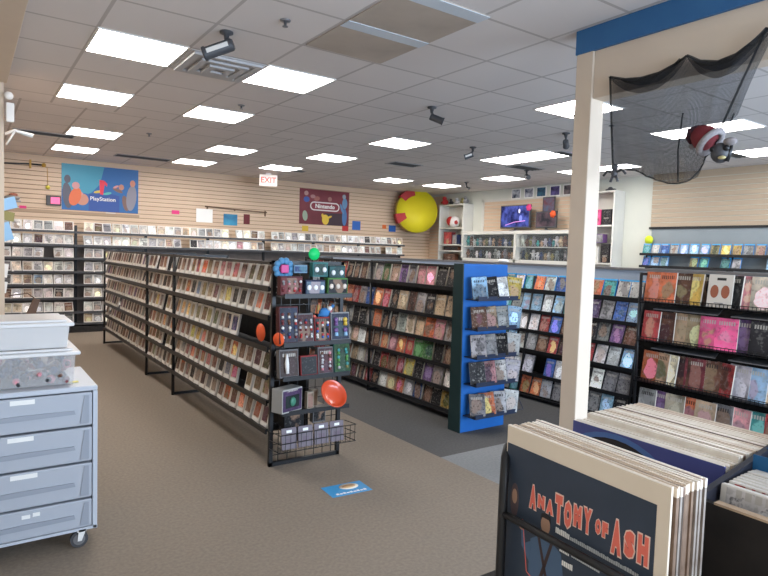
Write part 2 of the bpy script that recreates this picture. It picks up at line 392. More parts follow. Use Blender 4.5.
# ------------------------------------------------------------------ product prototypes (front faces -Y, origin at bottom centre front)
def proto_case(name, w, h, t, body, mar=(.006, .006, .006, .006), artm=ART, strip=None, lab=False, pages=False):
    l, r, b, tp = mar
    m = MB(); m.box(-w/2, w/2, 0, t, 0, h, body, bev=min(.0022, t*.3)); root = m.build(name)
    m = MB(); m.box(-w/2+l, w/2-r, -.0014, .0005, b, h-tp, artm); c = m.build('front_cover' if pages else 'cover_insert', root); ch = [c]
    if strip:
        m = MB(); m.box(-w/2+.002, w/2-.002, -.002, -.0002, h-.016, h-.002, strip); ch.append(m.build('header_strip', root, label='blue strip along the top'))
    if lab:
        m = MB(); m.box(-w/2+.008, w/2-.012, -.0024, -.001, .006, .006+.022, LABELP); ch.append(m.build('price_label', root, label='white price label'))
    kids(root, *ch); return root
P_game = proto_case('game_case', .128, .168, .018, CLEARC, (.020, .018, .036, .016), ART, lab=True)
P_loose = proto_case('boxed_game', .142, .168, .02, mat('white_case', (.74, .71, .66), .25), (.012, .012, .022, .01), ARTS)
P_dvd = proto_case('dvd_case', .134, .19, .015, mat('case_plastic_dark', (.05, .05, .055), .25), (.004, .003, .003, .003))
P_blu = proto_case('disc_case', .134, .172, .014, mat('case_plastic_blue', (.03, .22, .55), .2), (.004, .004, .004, .018), ART, strip=mat('blue_header', (.05, .38, .75), .25))
P_comic = proto_case('graphic_novel', .172, .258, .014, mat('page_block', (.70, .64, .54), .8), (0, 0, 0, 0), ARTL, pages=True)
P_manga = proto_case('manga_volume', .128, .19, .02, mat('manga_pages', (.62, .56, .46), .8), (0, 0, 0, 0), ART, pages=True)
FIRST = {}
def place(proto, label, cat, group, loc, rot, col, white=None):
    if proto.name not in FIRST: FIRST[proto.name] = proto; o = proto; ch = KIDS[proto.name]
    else:
        o = proto.copy(); COL.objects.link(o); ch = []
        for c in KIDS[proto.name]:
            d = c.copy(); COL.objects.link(d); d.parent = o; ch.append(d)
    o.location = loc; o.rotation_euler = rot; o.color = (*col, 1)
    for c in ch: c.color = (*col, 1)
    tag(o, label, cat, group); return o

def pick(pal):
    return random.choices([p[0] for p in pal], [p[1] for p in pal])[0]

# ------------------------------------------------------------------ rack structures facing -X
def rack_x(name, label, xf, xb, y0, y1, rows, posts, height, lean=0, back=True, pm=BLACK, lipm=BLACK, shelf_d=.13, feet=True, zb=.05, lip=.028, wire=False):
    t = thing(name, label, 'display rack', (xf, (y0+y1)/2, 0)); ym = (y0+y1)/2
    for p in posts:
        m = MB(); m.tube([(lean*0+.012, p-ym, 0), (.012+lean*height, p-ym, height)], .016, pm, 4); m.build('post', t)
        m = MB(); m.tube([(xb-xf, p-ym, 0), (xb-xf, p-ym, height)], .016, pm, 4); m.build('post', t)
        m = MB(); m.box(.02, xb-xf-.01, p-ym-.012, p-ym+.012, .004, .028, pm); m.build('crossbar', t)
        m = MB(); m.box(.02+lean*height, xb-xf-.01, p-ym-.012, p-ym+.012, height-.026, height-.002, pm); m.build('crossbar', t)
    if back:
        m = MB(); m.box((xb-xf)*.55 if not lean else xb-xf-.06, (xb-xf)*.55+.015 if not lean else xb-xf-.04, y0-ym+.02, y1-ym-.02, zb+.04, height-.03, DKPANEL); m.build('back_panel', t)
    rr = xb-xf-.075 if (lean or wire) else .012-.01; m = MB(); m.box(rr, rr+.03, y0-ym+.02, y1-ym-.02, height-.03, height-.008, pm); m.build('top_rail', t)
    for z in rows:
        xx = lean*z; m = MB()
        m.box(xx+.006, xx+shelf_d, y0-ym+.018, y1-ym-.018, z-.014, z-.006, lipm, rot=None)
        if wire:
            m.box(xx-.012, xx-.006, y0-ym+.018, y1-ym-.018, z-.016, z-.010, lipm); m.box(xx-.012, xx-.006, y0-ym+.018, y1-ym-.018, z+.022, z+.028, lipm)
            m.box(xx-.012, xx+.01, y0-ym+.018, y1-ym-.018, z-.016, z-.010, lipm)
            n = int((y1-y0)/.03)
            for k in range(1, n):
                q = y0-ym+(y1-y0)*k/n; m.box(xx-.012, xx-.008, q-.0017, q+.0017, z-.012, z+.024, lipm)
        else:
            m.box(xx-.006, xx+.006, y0-ym+.018, y1-ym-.018, z-.032, z-.006+.010, lipm)
        m.build('shelf', t)
    return t

# ---- left rack -----------------------------------------------------
LZ = [1.243, 1.045, .825, .632, .452, .252]
rack_x('display_rack', 'long black open rack of game cases, running back on the left', 1.698, 2.26, 3.79, 9.80, LZ, [6.13, 7.22, 9.80], 1.425)
palL = [('brown', 6), ('maroon', 2), ('tan', 3), ('orange', 2), ('olive', 2), ('grey', 2), ('red', 2), ('black', 3), ('yellow', 1)]
palF = [('brown', 4), ('grey', 4), ('maroon', 3), ('black', 5), ('tan', 2), ('purple', 1)]
bays = [(3.79, 6.13, 'front', palL), (6.13, 7.22, 'middle', palL), (7.22, 9.80, 'far', palF)]
for ri, z in enumerate(LZ):
    for y0, y1, bn, pal in bays:
        n = int((y1-y0-.06)/.1435); st = (y1-y0-.06)/n
        for i in range(n):
            y = y0+.03+st*(i+.5); c = pick(pal)
            if bn == 'front':
                if ri == 2 and y < 4.45: continue
                if ri == 2 and y < 4.8: c = 'navy'
                if ri == 2 and y > 4.8: c = random.choice(['olive', 'yellow', 'brown', 'olive'])
                if ri == 1 and 4.05 < y < 4.4: c = 'black'
                if ri == 1 and 5.3 < y < 5.5: c = 'lightblue'
                if ri == 3 and 5.15 < y < 5.65: c = 'yellow'
                if ri == 3 and y < 4.6: c = random.choice(['brown', 'orange', 'brown'])
                if ri == 4 and y < 4.25: c = random.choice(['olive', 'green'])
                if ri == 4 and 4.25 < y < 4.45: continue
                if ri == 4 and 4.6 < y < 4.8: c = 'blue'
                if ri == 4 and 5.2 < y < 5.8: c = 'red'
                if ri == 5 and y < 4.5: c = random.choice(['orange', 'brown'])
                if ri == 0: c = random.choice(['tan', 'brown', 'brown', 'orange', 'pink', 'brown'])
            if bn != 'front' and random.random() < .04: continue
            cnt = CNT[('L', ri, bn)] = CNT.get(('L', ri, bn), -1)+1
            post = dict(front='near', middle='second', far='third')[bn]
            sag = random.uniform(-.05, .05)
            place(P_game, f"{cname(c)} game case {ordn(cnt)} from {post} post on {ROWN[ri] if ri<5 else 'lowest'} shelf, left rack's {bn} bay", 'game case',
                  f'game cases on the left rack', (1.710+random.uniform(0, .006), y, z), (-.22+sag*.8, random.uniform(-.05, .05), -PI/2+random.uniform(-.08, .08)), jit(C[c]))

# ---- middle rack ---------------------------------------------------
MZ = [1.212, .94, .715, .505, .298, .10]
rack_x('display_rack', 'black rack of colourful books and cases joined behind the blue stand', 3.58, 3.98, 3.86, 6.95, MZ, [3.88, 5.4, 6.93], 1.42)
rowsM = ['black brown grey grey green tan purple grey pink pink black black blue', 'red grey blue orange red black tan brown grey black tan tan tan',
 'black black grey orange black black white cream tan orange pink grey black', 'tan white brown brown orange pink orange red green green black brown grey',
 'tan white grey black red brown red yellow black purple grey white grey', 'brown black red black white tan orange white blue brown black yellow white']
for ri, z in enumerate(MZ):
    cs = rowsM[ri].split()[::-1]
    for i in range(20):
        y = 3.965+i*.1465
        c = cs[i] if i < len(cs) else random.choice(['brown', 'grey', 'red', 'tan', 'black', 'orange'])
        place(P_manga, f"{cname(c)} book {ordn(i)} from the blue stand on {ROWN[ri] if ri<5 else 'lowest'} shelf of the middle rack", 'book', 'books on the middle rack',
              (3.592+random.uniform(0, .01), y, z), (-.20, random.uniform(-.07, .07), -PI/2+random.uniform(-.12, .12)), jit(C[c]))

# ---- DVD rack -------------------------------------------------------
DZ = [1.155, .93, .722, .512, .272, .055]
DR = rack_x('display_rack', 'black stepped rack of disc cases in front of the blue-grey partition', 4.90, 5.46, 3.12, 7.1, DZ, [3.14, 4.45, 5.77, 7.08], 1.30, lean=.15, shelf_d=.12)

m = MB(); m.box(-.02, .54, -1.97, 1.97, .029, .042, BLACK); m.build('plinth', DR)
palD = [('grey', 6), ('silver', 5), ('lightblue', 3), ('white', 3), ('brown', 2), ('red', 1.3), ('teal', 1), ('black', 2), ('purple', 1), ('orange', 1), ('blue', 1.5)]
for ri, z in enumerate(DZ):
    for i in range(27):
        y = 3.22+i*.1435
        if ri == 0:
            c = random.choice(['lightblue', 'lightblue', 'silver', 'blue', 'orange', 'teal', 'white'])
            if 4.7 < y < 4.9: c = 'teal'
        else: c = pick(palD)
        if ri == 5 and y > 4.2 and y < 4.4: c = 'orange'
        if ri == 5 and 4.4 < y < 4.55: c = 'teal'
        if ri == 4 and 4.2 < y < 4.36: continue
        cnt = CNT[('D', ri)] = CNT.get(('D', ri), -1)+1
        place(P_blu if ri == 0 else P_dvd, f"{cname(c)} disc case {ordn(cnt)} from the comics rack on {ROWN[ri] if ri<5 else 'lowest'} shelf by the partition", 'disc case', 'disc cases on the stepped rack',
              (4.902+.15*z+random.uniform(0, .008), y, z), (-.28, random.uniform(-.05, .05), -PI/2+random.uniform(-.1, .1)), tuple(v/.75 for v in jit(C[c])))

# ---- comics rack ----------------------------------------------------
KZ = [1.153, .81, .45, .115]
rack_x('display_rack', 'black wire rack of graphic novels on the right, behind the records', 4.90, 5.46, .75, 3.09, KZ, [.77, 3.07], 1.40, wire=True, shelf_d=.2)
rowsK = ['orange orange brown yellow black black maroon black pink cream white white teal green yellow white pink grey red',
 'red brown tan tan hotpink hotpink purple black olive green green red tan white brown brown grey', 'orange tan cream brown maroon brown red silver lightblue tan tan silver brown orange teal black orange',
 'silver purple cream orange tan grey pink teal red red black cream cream tan brown grey']
for ri, z in enumerate(KZ):
    cs = rowsK[ri].split(); y = 3.04; i = 0
    for i, c in enumerate(cs):
        thin = c in ('black', 'maroon', 'yellow') and ri == 0 or (ri == 2 and i in (1, 2, 6)) 
        st = .075 if thin else .128
        y -= st/2
        yy = random.uniform(-.5, .1) if not thin else -.9
        if y < .86: break
        place(P_comic, f"{cname(c)} graphic novel {ordn(i)} from the left on {['top','second','third','bottom'][ri]} shelf of the wire comics rack", 'book', 'graphic novels on the wire rack',
              (4.925+random.uniform(0, .05), y, z), (-.12, random.uniform(-.02, .02), -PI/2+yy*.35), tuple(v/.8 for v in jit(C[c])))
        y -= st/2
fc_ = proto_case('graphic_novel', .19, .262, .014, mat('page_block2', (.70, .64, .54), .8), (0, 0, 0, 0), mat('white_cover', (.66, .60, .52), .4), pages=True)
tag(fc_, 'white-covered graphic novel with two brown ovals, top shelf of the wire comics rack', 'book', 'graphic novels on the wire rack'); fc_.location = (4.895, 2.385, 1.153); fc_.rotation_euler = (-.12, 0, -PI/2)
for sx in (-.042, .042):
    m = MB(); m.prism([(sx+.032*math.cos(q), -.003, .125+.052*math.sin(q)) for q in [2*PI*k/24 for k in range(24)]], (0, .0012, 0), mat('oval_brown', (.33, .10, .05), .5)); m.build('printed_oval', fc_)
m = MB(); m.box(-.03, .04, -.003, -.0015, .215, .235, BLACK); m.box(-.035, .035, -.003, -.0015, .03, .037, GREYM); m.build('title_line', fc_)
# bent grey trays showing between the comics rows
for k, z in enumerate((1.09, .745)):
    for j in range(3):
        t = MB(); y1 = 2.95-j*.65
        t.prism([(4.93, y1, z), (4.93, y1-.55, z), (5.1, y1-.5, z+.035), (5.1, y1-.05, z+.03)], (0, 0, -.008), GREYM)
        o = t.build('shelf_tray'); tag(o, f"grey metal tray under the {['top','second'][k]} comics shelf, {ORD[j]} from the left", 'tray', 'grey trays of the comics rack')

# ---- back wall shelving ---------------------------------------------
BZ = [1.69, 1.47, 1.25, 1.025, .81, .585, .35, .155]
t = thing('wall_shelving', 'long dark wall shelving unit across the back slatwall', 'shelving', (.4, 11.2, 0))
X1 = 8.35
for z in BZ:
    m = MB(); m.box(0, X1-.4, 0, .2, z-.016, z-.006, DARKG); m.box(0, X1-.4, -.008, .004, z-.03, z+.008, DARKG); m.build('shelf', t)
for k in range(8):
    x = k*1.135
    if x > X1-.4: break
    m = MB(); m.box(x-.018, x+.018, .17, .24, 0, 1.80, BLACK); m.build('upright', t)
m = MB(); m.box(0, X1-.4, .215, .235, .08, 1.45, noisy('shelf_back_board', (.14, .12, .11), (.18, .155, .14), 6, .8)); m.build('back_board', t)
m = MB(); m.box(0, X1-.4, -.02, .2, .0, .1, DKPANEL, bev=.003); m.build('plinth', t)
palB = [('white', 5), ('silver', 5), ('grey', 3), ('cream', 3), ('tan', 1.3), ('pink', .7), ('brown', 1), ('black', 1), ('lightblue', .3)]
for ri, z in enumerate(BZ):
    n = 53 if ri < 2 else (13 if ri < 3 else 12)
    for i in range(n):
        x = .52+i*.148
        if random.random() < .04 or abs((x-.4) % 1.135) < .04: continue
        c = pick(palB); cnt = CNT[('B', ri)] = CNT.get(('B', ri), -1)+1
        if ri < 2 and 6.6 < x < 7.2: c = 'white'
        place(P_loose, f"{cname(c)} boxed game {ordn(cnt)} from the left wall on {ROWN[ri]} shelf of the back wall", 'boxed game', 'boxed games on the back wall shelving',
              (x, 11.2+random.uniform(0, .01), z), (-.2, random.uniform(-.06, .06), random.uniform(-.25, .25)), tuple(min(.85, v/.78) for v in jit(C[c])))

# ---- right wall rows -------------------------------------------------
for ri, z in enumerate((1.625, 1.425)):
    t = thing('wall_shelf', f"black {['upper','lower'][ri]} wall shelf of blue game cases below the tan slatwall", 'shelf', (9.2, 4, z))
    m = MB(); m.box(0, .2, -2.6, 1.8, -.014, -.005, BLACK); m.box(-.008, .003, -2.6, 1.8, -.03, .012, BLACK); m.build('ledge', t)
    for q in (-2.4, -1, .4, 1.7):
        m = MB(); m.box(.02, .21, q-.005, q+.005, -.06, -.014, BLACK); m.build('bracket', t)
    for i in range(24):
        y = 5.70-i*.158
        if ri == 1 and i in (3, 4, 7, 10, 11): continue
        cnt = CNT[('P', ri)] = CNT.get(('P', ri), -1)+1
        c = random.choice(['lightblue', 'silver', 'blue', 'teal', 'silver', 'olive']) if i < 6 or ri else random.choice(['olive', 'tan', 'yellow', 'lightblue', 'silver'])
        place(P_blu, f"{cname(c)} game case {ordn(cnt)} from the left on {['upper','lower'][ri]} shelf under the tan slatwall", 'game case', 'game cases under the tan slatwall',
              (9.215, y, z), (-.25, random.uniform(-.04, .04), -PI/2+random.uniform(-.15, .15)), jit(C[c]))

# ------------------------------------------------------------------ blue end stand
BSX0, BSX1, BSY = 3.42, 3.94, 3.72
t = thing('blue_display_stand', 'bright blue end stand with five tiers of tilted cases', 'display stand', (BSX0, BSY, 0))
W = BSX1-BSX0
m = MB(); m.prism([(0, 0, 0), (0, .13, 0), (0, .13, 1.43), (0, .03, 1.43)], (W, 0, 0), STANDB); m.build('board', t)
m = MB(); m.prism([(-.012, -.005, 0), (-.012, .14, 0), (-.012, .14, 1.43), (-.012, .025, 1.43)], (.012, 0, 0), mat('dark_green_side', (.01, .03, .03), .5)); m.build('side_panel', t, label='dark side panel')
BT = [1.14, .89, .655, .425, .155]
DBL = mat('dark_blue_wire', (.02, .03, .06), .4)
for z in BT:
    m = MB(); yo = .03*z/1.43
    m.box(.03, W-.0, yo-.15, yo, z-.012, z-.004, DBL); m.box(.03, W, yo-.155, yo-.15, z-.012, z+.025, DBL)
    if z < .2:
        m.tube([(W, yo-.12, z), (W+.12, yo-.12, z+.0), (W+.12, yo-.02, z+.14), (W, yo, z+.14)], .004, DBL, 6)
    m.build('tier', t)
blc = [['lightblue', 'black', 'white', 'yellow'], ['brown', 'tan', 'silver', 'lightblue'], ['silver', 'grey', 'black', 'silver'], ['black', 'pink', 'white', 'silver'], ['grey', 'orange', 'silver', 'white']]
tn = ['top', 'second', 'third', 'fourth', 'bottom']
for k, z in enumerate(BT):
    for i, c in enumerate(blc[k]):
        o = place(P_dvd, f"{cname(c)} case on the {tn[k]} tier of the blue stand, {ORD[i]} from the left", 'disc case', 'cases on the blue stand',
              (BSX0+.085+i*.125, BSY-.125+.03*z/1.43, z+.002), (-.22, (-.10, -.16, -.12, .1)[i], random.uniform(-.95, -.5)), jit(C[c], .1))

# ------------------------------------------------------------------ end cap of the left rack with toys
EX0, EX1, EY = 1.705, 2.265, 3.765
t = thing('wire_end_cap', 'black wire grid end cap hung with boxed toys', 'display rack', ((EX0+EX1)/2, EY, 0))
hw = (EX1-EX0)/2
m = MB()
m.box(-hw, -hw+.026, 0, .026, 0, 1.425, BLACK); m.box(hw-.026, hw, 0, .026, 0, 1.425, BLACK); m.box(-hw, hw, 0, .026, 0, .028, BLACK); m.box(-hw, hw, 0, .026, 1.40, 1.425, BLACK)
m.build('frame', t)
m = MB()
for k in range(1, 8): x = -hw+2*hw*k/8; m.box(x-.002, x+.002, .008, .012, .03, 1.4, BLACK)
for k in range(1, 19): z = 1.42*k/19; m.box(-hw, hw, .012, .016, z-.002, z+.002, BLACK)
m.build('wire_grid', t)
for z in (1.19, .865, .635, .40):
    m = MB(); m.box(-hw+.02, hw-.02, -.15, .0, z-.012, z-.005, BLACK)
    m.box(-hw+.02, hw-.02, -.155, -.148, z-.012, z+.018, BLACK); m.build('shelf', t)
m = MB(); zb = .13
for z in (zb, zb+.06, zb+.12):
    m.tube([(-hw, 0, z), (-hw+.02, -.13, z), (hw+.06, -.13, z), (hw+.04, 0, z)], .003, BLACK, 6)
for k in range(16): x = -hw+.02+k*(2*hw+.03)/15; m.tube([(x, -.13, zb+.12), (x, -.13, zb), (x, 0, zb)], .002, BLACK, 4)
m.build('basket', t)
ET = EY-.02
def toybox(name, label, x, z, w, h, d, col, y=None, face=None, win=None, tilt=0, rz=0, extra=None):
    y = ET-.125 if y is None else y
    t = thing(name, label, 'toy' if 'toy' in name else 'box', (x, y, z), rz); t.rotation_euler = (tilt, 0, rz)
    m = MB(); m.box(-w/2, w/2, 0, d, 0, h, TINT, bev=.002); m.build('box', t, tuple(v*.5 for v in col))
    if face:
        m = MB(); m.box(-w/2+.006, w/2-.006, -.0015, .0008, .01, h-.01, ARTD); m.build('printed_front', t, tuple(v*.3 for v in face))
    if win:
        m = MB(); m.box(-w*.34, w*.34, -.0025, -.001, h*.2, h*.72, mat('window', win, .15)); m.build('window', t)
    if extra: extra(t, w, h)
    return t
def eyes(n, c=(.8, .8, .8)):
    def f(t, w, h):
        for k in range(n):
            m = MB(); m.ball((-w/2+w*(k+.5)/n, -.004, h*.5), .017, mat('figure_head', c, .3), (1, .5, 1.1), 12); m.build('figure', t)
    return f
def blister(n, m_, pal):
    def f(t, w, h):
        for a in range(n):
            for b_ in range(m_):
                c = C[random.choice(pal)]; x = -w/2+w*(a+.5)/n; z = h*.12+h*.72*(b_+.5)/m_; q = min(w/n, h*.72/m_)*.40
                mt = mat('figure_'+str(a), c, .35); mb = MB(); mb.ball((x+random.uniform(-.004, .004), -.006, z+q*.5), q*.62, mt, (1, .6, 1), 10)
                mb.tube([(x, -.005, z-q*.9), (x, -.006, z)], [q*.55, q*.45], mat('figure_body', C[random.choice(pal)], .4), 8); mb.build('figure', t)
    return f
zz = 1.19
# top row upper
t = thing('round_toy', 'blue flower-shaped toy with a pink square centre, top of end cap', 'toy', (1.755, ET-.04, 1.372))
m = MB()
for k in range(10): a = 2*PI*k/10; m.ball((.055*math.cos(a), 0, .055*math.sin(a)), .024, mat('toy_blue', (.08, .24, .42), .5), (1, .6, 1), 10)
m.build('petal_ring', t)
m = MB(); m.box(-.028, .028, -.025, .01, -.028, .028, mat('toy_pink', (.6, .07, .25), .5), bev=.006); m.build('centre', t)
toybox('blue_box', 'small light blue box beside the green price disc', 1.868, 1.345, .10, .055, .05, C['lightblue'], ET-.07, C['blue'])
toybox('figure_box', 'teal box of two white-faced figures, upper left of pair on end cap', 2.02, 1.32, .12, .10, .05, C['teal'], ET-.07, C['teal'], extra=eyes(2))
toybox('figure_box', 'dark teal box of two white-faced figures beside the middle rack', 2.155, 1.30, .13, .10, .05, (.03, .1, .1), ET-.07, C['teal'], extra=eyes(2))
toybox('toy_pack', 'red and white blister toy pack at the left of the top end cap shelf', 1.775, 1.20, .16, .125, .05, C['maroon'], face=C['red'], extra=blister(4, 2, ['red', 'white', 'pink', 'grey', 'maroon']))
toybox('figure_box', 'blue box with pale round figures on the top end cap shelf', 1.955, 1.20, .15, .10, .06, C['navy'], face=C['lightblue'], extra=eyes(3))
toybox('figure_box', 'green-edged box of figures at right of the top end cap shelf', 2.13, 1.20, .16, .115, .06, (.12, .35, .08), face=C['black'], extra=eyes(3, (.7, .6, .5)))
toybox('toy_pack', 'tall dark blister toy pack at left of the second end cap shelf', 1.77, .875, .14, .25, .05, C['maroon'], face=C['navy'], tilt=-.12, extra=blister(3, 4, ['maroon', 'grey', 'white', 'red', 'navy', 'brown']))
toybox('toy_pack', 'grey and pink blister toy pack on the second end cap shelf', 1.895, .875, .12, .20, .05, C['grey'], face=C['maroon'], tilt=-.15, extra=blister(3, 3, ['maroon', 'silver', 'white', 'red', 'navy']))
toybox('toy_pack', 'red-footed dark toy box in the middle of second end cap shelf', 2.02, .875, .12, .17, .06, C['red'], face=C['black'], tilt=-.1, extra=blister(3, 3, ['black', 'white', 'red', 'blue']))
toybox('toy_pack', 'white and yellow box with round picture on second end cap shelf', 2.165, .875, .15, .20, .06, C['silver'], face=C['navy'], tilt=-.1, extra=blister(2, 2, ['yellow', 'lightblue', 'purple', 'yellow']))
t = thing('plush_toy', 'small blue and white hanging plush toy on the end cap', 'toy', (2.06, ET-.07, 1.07))
m = MB(); m.ball((0, 0, 0), .035, mat('plush_blue', (.05, .2, .45), .9), (1.3, .8, 1), 12); m.ball((.03, -.02, .03), .018, WHITEP, (1, 1, 1), 10); m.tube([(-.05, 0, -.02), (.02, -.01, .01), (.07, 0, .05)], .012, mat('plush_blue', (.05, .2, .45), .9), 8); m.build('body', t)
m = MB(); m.tube([(0, .02, .03), (0, .03, .09), (0, .07, .1)], .003, BLACK, 6); m.build('hook', t)
t = thing('plush_toy', 'small red hanging toy on the upper middle of the end cap', 'toy', (1.93, ET-.075, 1.03))
m = MB(); m.ball((0, 0, 0), .03, COR, (1.4, .8, .8), 12); m.ball((.045, 0, .01), .018, COR, (1, 1, 1), 10); m.ball((-.03, -.01, -.025), .014, COR, (1, 1, 1), 10); m.build('body', t)
m = MB(); m.tube([(0, .02, .02), (0, .03, .09), (0, .075, .1)], .003, BLACK, 6); m.build('hook', t)
toybox('toy_pack', 'blister pack with a bright white figure, left of third end cap shelf', 1.775, .645, .14, .19, .05, C['grey'], face=C['brown'], tilt=-.12, extra=lambda t, w, h: (lambda m: (m.tube([(-.02, -.012, .03), (-.022, -.012, h*.5), (-.02, -.012, h-.03)], [.012, .016, .008], WHITEP, 8), m.build('white_figure', t)))(MB()))
toybox('toy_pack', 'black box with red foot on the third end cap shelf', 1.925, .645, .13, .14, .05, C['red'], face=C['black'], tilt=-.12)
toybox('toy_pack', 'coil-edged pink and grey pack on the third end cap shelf', 2.055, .645, .12, .19, .045, C['grey'], face=C['maroon'], tilt=-.12, extra=blister(2, 3, ['pink', 'maroon', 'silver', 'brown']))
toybox('toy_pack', 'green blister pack at the right end of third end cap shelf', 2.19, .645, .14, .21, .05, (.03, .13, .1), face=C['green'], tilt=-.12, rz=.1, extra=blister(2, 3, ['green', 'teal', 'silver', 'olive']))
toybox('figure_box', 'white and purple window box beside the orange dish', 1.80, .41, .19, .16, .10, C['white'], face=C['purple'], win=(.02, .03, .03), rz=.35, extra=lambda t, w, h: (lambda m: (m.ball((.0, -.006, h*.45), .028, mat('green_mask', (.05, .2, .13), .5), (1, .4, 1.1), 12), m.build('figure', t)))(MB()))
for k in range(2): toybox('figure_pack', f"small pale figure pack {['in front','behind'][k]} left of the orange dish", 1.94+k*.055, .41, .05, .12-.0*k, .04, C['cream'], y=ET-.12+k*.045, face=C['tan'])
# orange dish
OR = mat('orange_plastic', (.62, .07, .02), .3, coat=.4)
t = thing('orange_dish', 'round orange-red plastic dish leaning on the end cap', 'dish', (2.09, ET-.155, .50)); t.rotation_euler = (PI/2-.62, 0, .15); t.scale = (.88, .88, .88)
m = MB(); m.lathe([(.0, -.005), (.07, -.005), (.098, .012), (.113, .032), (.117, .032), (.117, .028), (.10, .006), (.072, -.010), (.0, -.010)], OR, 40); m.build('bowl', t)
# dark items under
toybox('toy_pack', 'black toy pack low on the end cap under the window box', 1.85, .27, .15, .11, .05, C['black'], y=ET-.06, face=C['black'])
toybox('toy_pack', 'black and white shoe-like pack hanging above the basket', 2.045, .29, .10, .09, .05, C['grey'], y=ET-.06, face=C['black'])
PG = mat('print_grey', (.3, .27, .3), .4)
for k in range(4):
    t = thing('card_case', f"grey lilac flat case in the wire basket, {ORD[k]} from the left", 'case', (1.80+k*.125, EY-.12, .145), 0, 'flat cases in the wire basket'); t.rotation_euler = (-.12, 0, 0)
    m = MB(); m.box(-.056, .056, 0, .012, 0, .145, TINT, bev=.002); m.build('case', t, (.19, .16, .18))
    m = MB(); m.box(-.02, .02, -.002, 0, .112, .13, LABELP); m.build('price_label', t, label='white price label')
    m = MB(); m.box(-.022, .022, -.002, 0, .035, .075, mat('dim_print', (.16, .12, .15), .5)); m.build('print', t)
# round price tags
def disc(name, label, cat, loc, r, mt, rot):
    m = MB(); m.lathe([(0, 0), (r, 0), (r, .003), (0, .003)], mt, 32); o = m.build(name); o.location = loc; o.rotation_euler = rot; return tag(o, label, cat)
GRN = mat('green_card', (.0, .55, .13), .5); ORC = mat('orange_card', (.9, .12, .03), .5); YLC = mat('lime_card', (.65, .75, .03), .6)
disc('round_sign', 'round bright green card above the end cap toys', 'sign', (1.937, 3.62, 1.478), .042, GRN, (PI/2, 0, 0))
disc('round_sign', 'round orange card in the gap of the left rack', 'sign', (1.700, 3.935, .915), .062, ORC, (PI/2, 0, -PI/2+.1))
disc('round_sign', 'round orange card edge at the corner of end cap', 'sign', (1.700, 3.640, .905), .045, ORC, (PI/2, 0, -1.1))
disc('round_sign', 'round lime green card below the tan slatwall', 'sign', (9.38, 5.76, 1.855), .075, YLC, (PI/2, 0, -PI/2))

# ------------------------------------------------------------------ floor decal
t = thing('floor_decal', 'blue printed floor sticker with a cream oval', 'sticker', (1.97, 3.17, .0005), -.06)
m = MB(); m.box(-.14, .14, -.085, .085, 0, .0015, mat('decal_blue', (.03, .30, .62), .4)); m.build('sheet', t)
m = MB(); m.lathe([(0, .0015), (.058, .0015), (.058, .0025), (0, .0025)], mat('decal_cream', (.75, .68, .55), .5), 32, mtx=Matrix.Diagonal((1.15, .75, 1))); o = m.build('oval', t); o.location = (.03, .03, 0)
m = MB(); m.lathe([(0, .0025), (.040, .0025), (.040, .003), (0, .003)], mat('decal_tan', (.6, .36, .18), .5), 24, mtx=Matrix.Diagonal((1.2, .6, 1))); o = m.build('oval_print', t); o.location = (.03, .03, 0)
m = MB()
for k in range(9): m.box(-.10+k*.024, -.082+k*.024, -.065, -.045-(.006 if k % 2 else 0), .0015, .0025, LABELP)
m.build('white_print', t)

# ------------------------------------------------------------------ drawer cabinet and storage bins
FROST = mat('frosted_plastic', (.43, .455, .50), .3, coat=.2); FROST2 = mat('frosted_frame', (.52, .55, .60), .35)
GROV = mat('frosted_inner', (.31, .335, .38), .4); 
t = thing('drawer_cabinet', 'pale blue-grey plastic four-drawer cabinet on casters', 'cabinet', (.205, 3.2, 0))
m = MB(); w0, w1 = -.325, .325
m.box(w0, w1, 0, .54, .78, .805, FROST2, bev=.006); m.box(w0, w0+.02, 0, .54, .085, .78, FROST2, bev=.003); m.box(w1-.022, w1, .0, .54, .085, .78, FROST2, bev=.003)
m.box(w0, w1, .52, .54, .085, .78, FROST2); m.box(w0, w1, 0, .54, .086, .10, FROST2); m.build('frame', t)
zs = [(.612, .775), (.434, .602), (.252, .424), (.104, .242)]
for k, (a, b) in enumerate(zs):
    m = MB(); m.box(w0+.024, w1-.026, -.006, .50, a, b, FROST, bev=.006)
    dr = m.build('drawer', t)
    m = MB(); zc = a+(b-a)*.42
    m.prism([(-.26, -.016, zc-.012), (-.255, -.016, zc+.006), (0, -.016, zc+.014), (.22, -.016, zc+.012), (.225, -.016, zc-.006), (0, -.016, zc-.010)], (0, .012, 0), GROV); m.build('handle', dr)
    m = MB(); m.prism([(.245, -.010, a+.012), (.285, -.010, a+.012), (.285, -.010, b-.012), (.265, -.010, b-.012)], (0, .006, 0), GROV); m.build('corner_panel', dr)
    m = MB()
    xs = [(-.045, .055), (-.055, .05), (-.045, .065), (-.005, .085)][k]
    m.box(xs[0], xs[1], -.0085, -.006, b-.030, b-.008, LABELP, bev=.0005)
    if k == 3: m.bm.clear(); m.box(-.0, .035, -.0085, -.006, b-.040, b-.022, LABELP); m.box(.045, .075, -.0085, -.006, b-.036, b-.018, LABELP)
    m.build('label', dr)
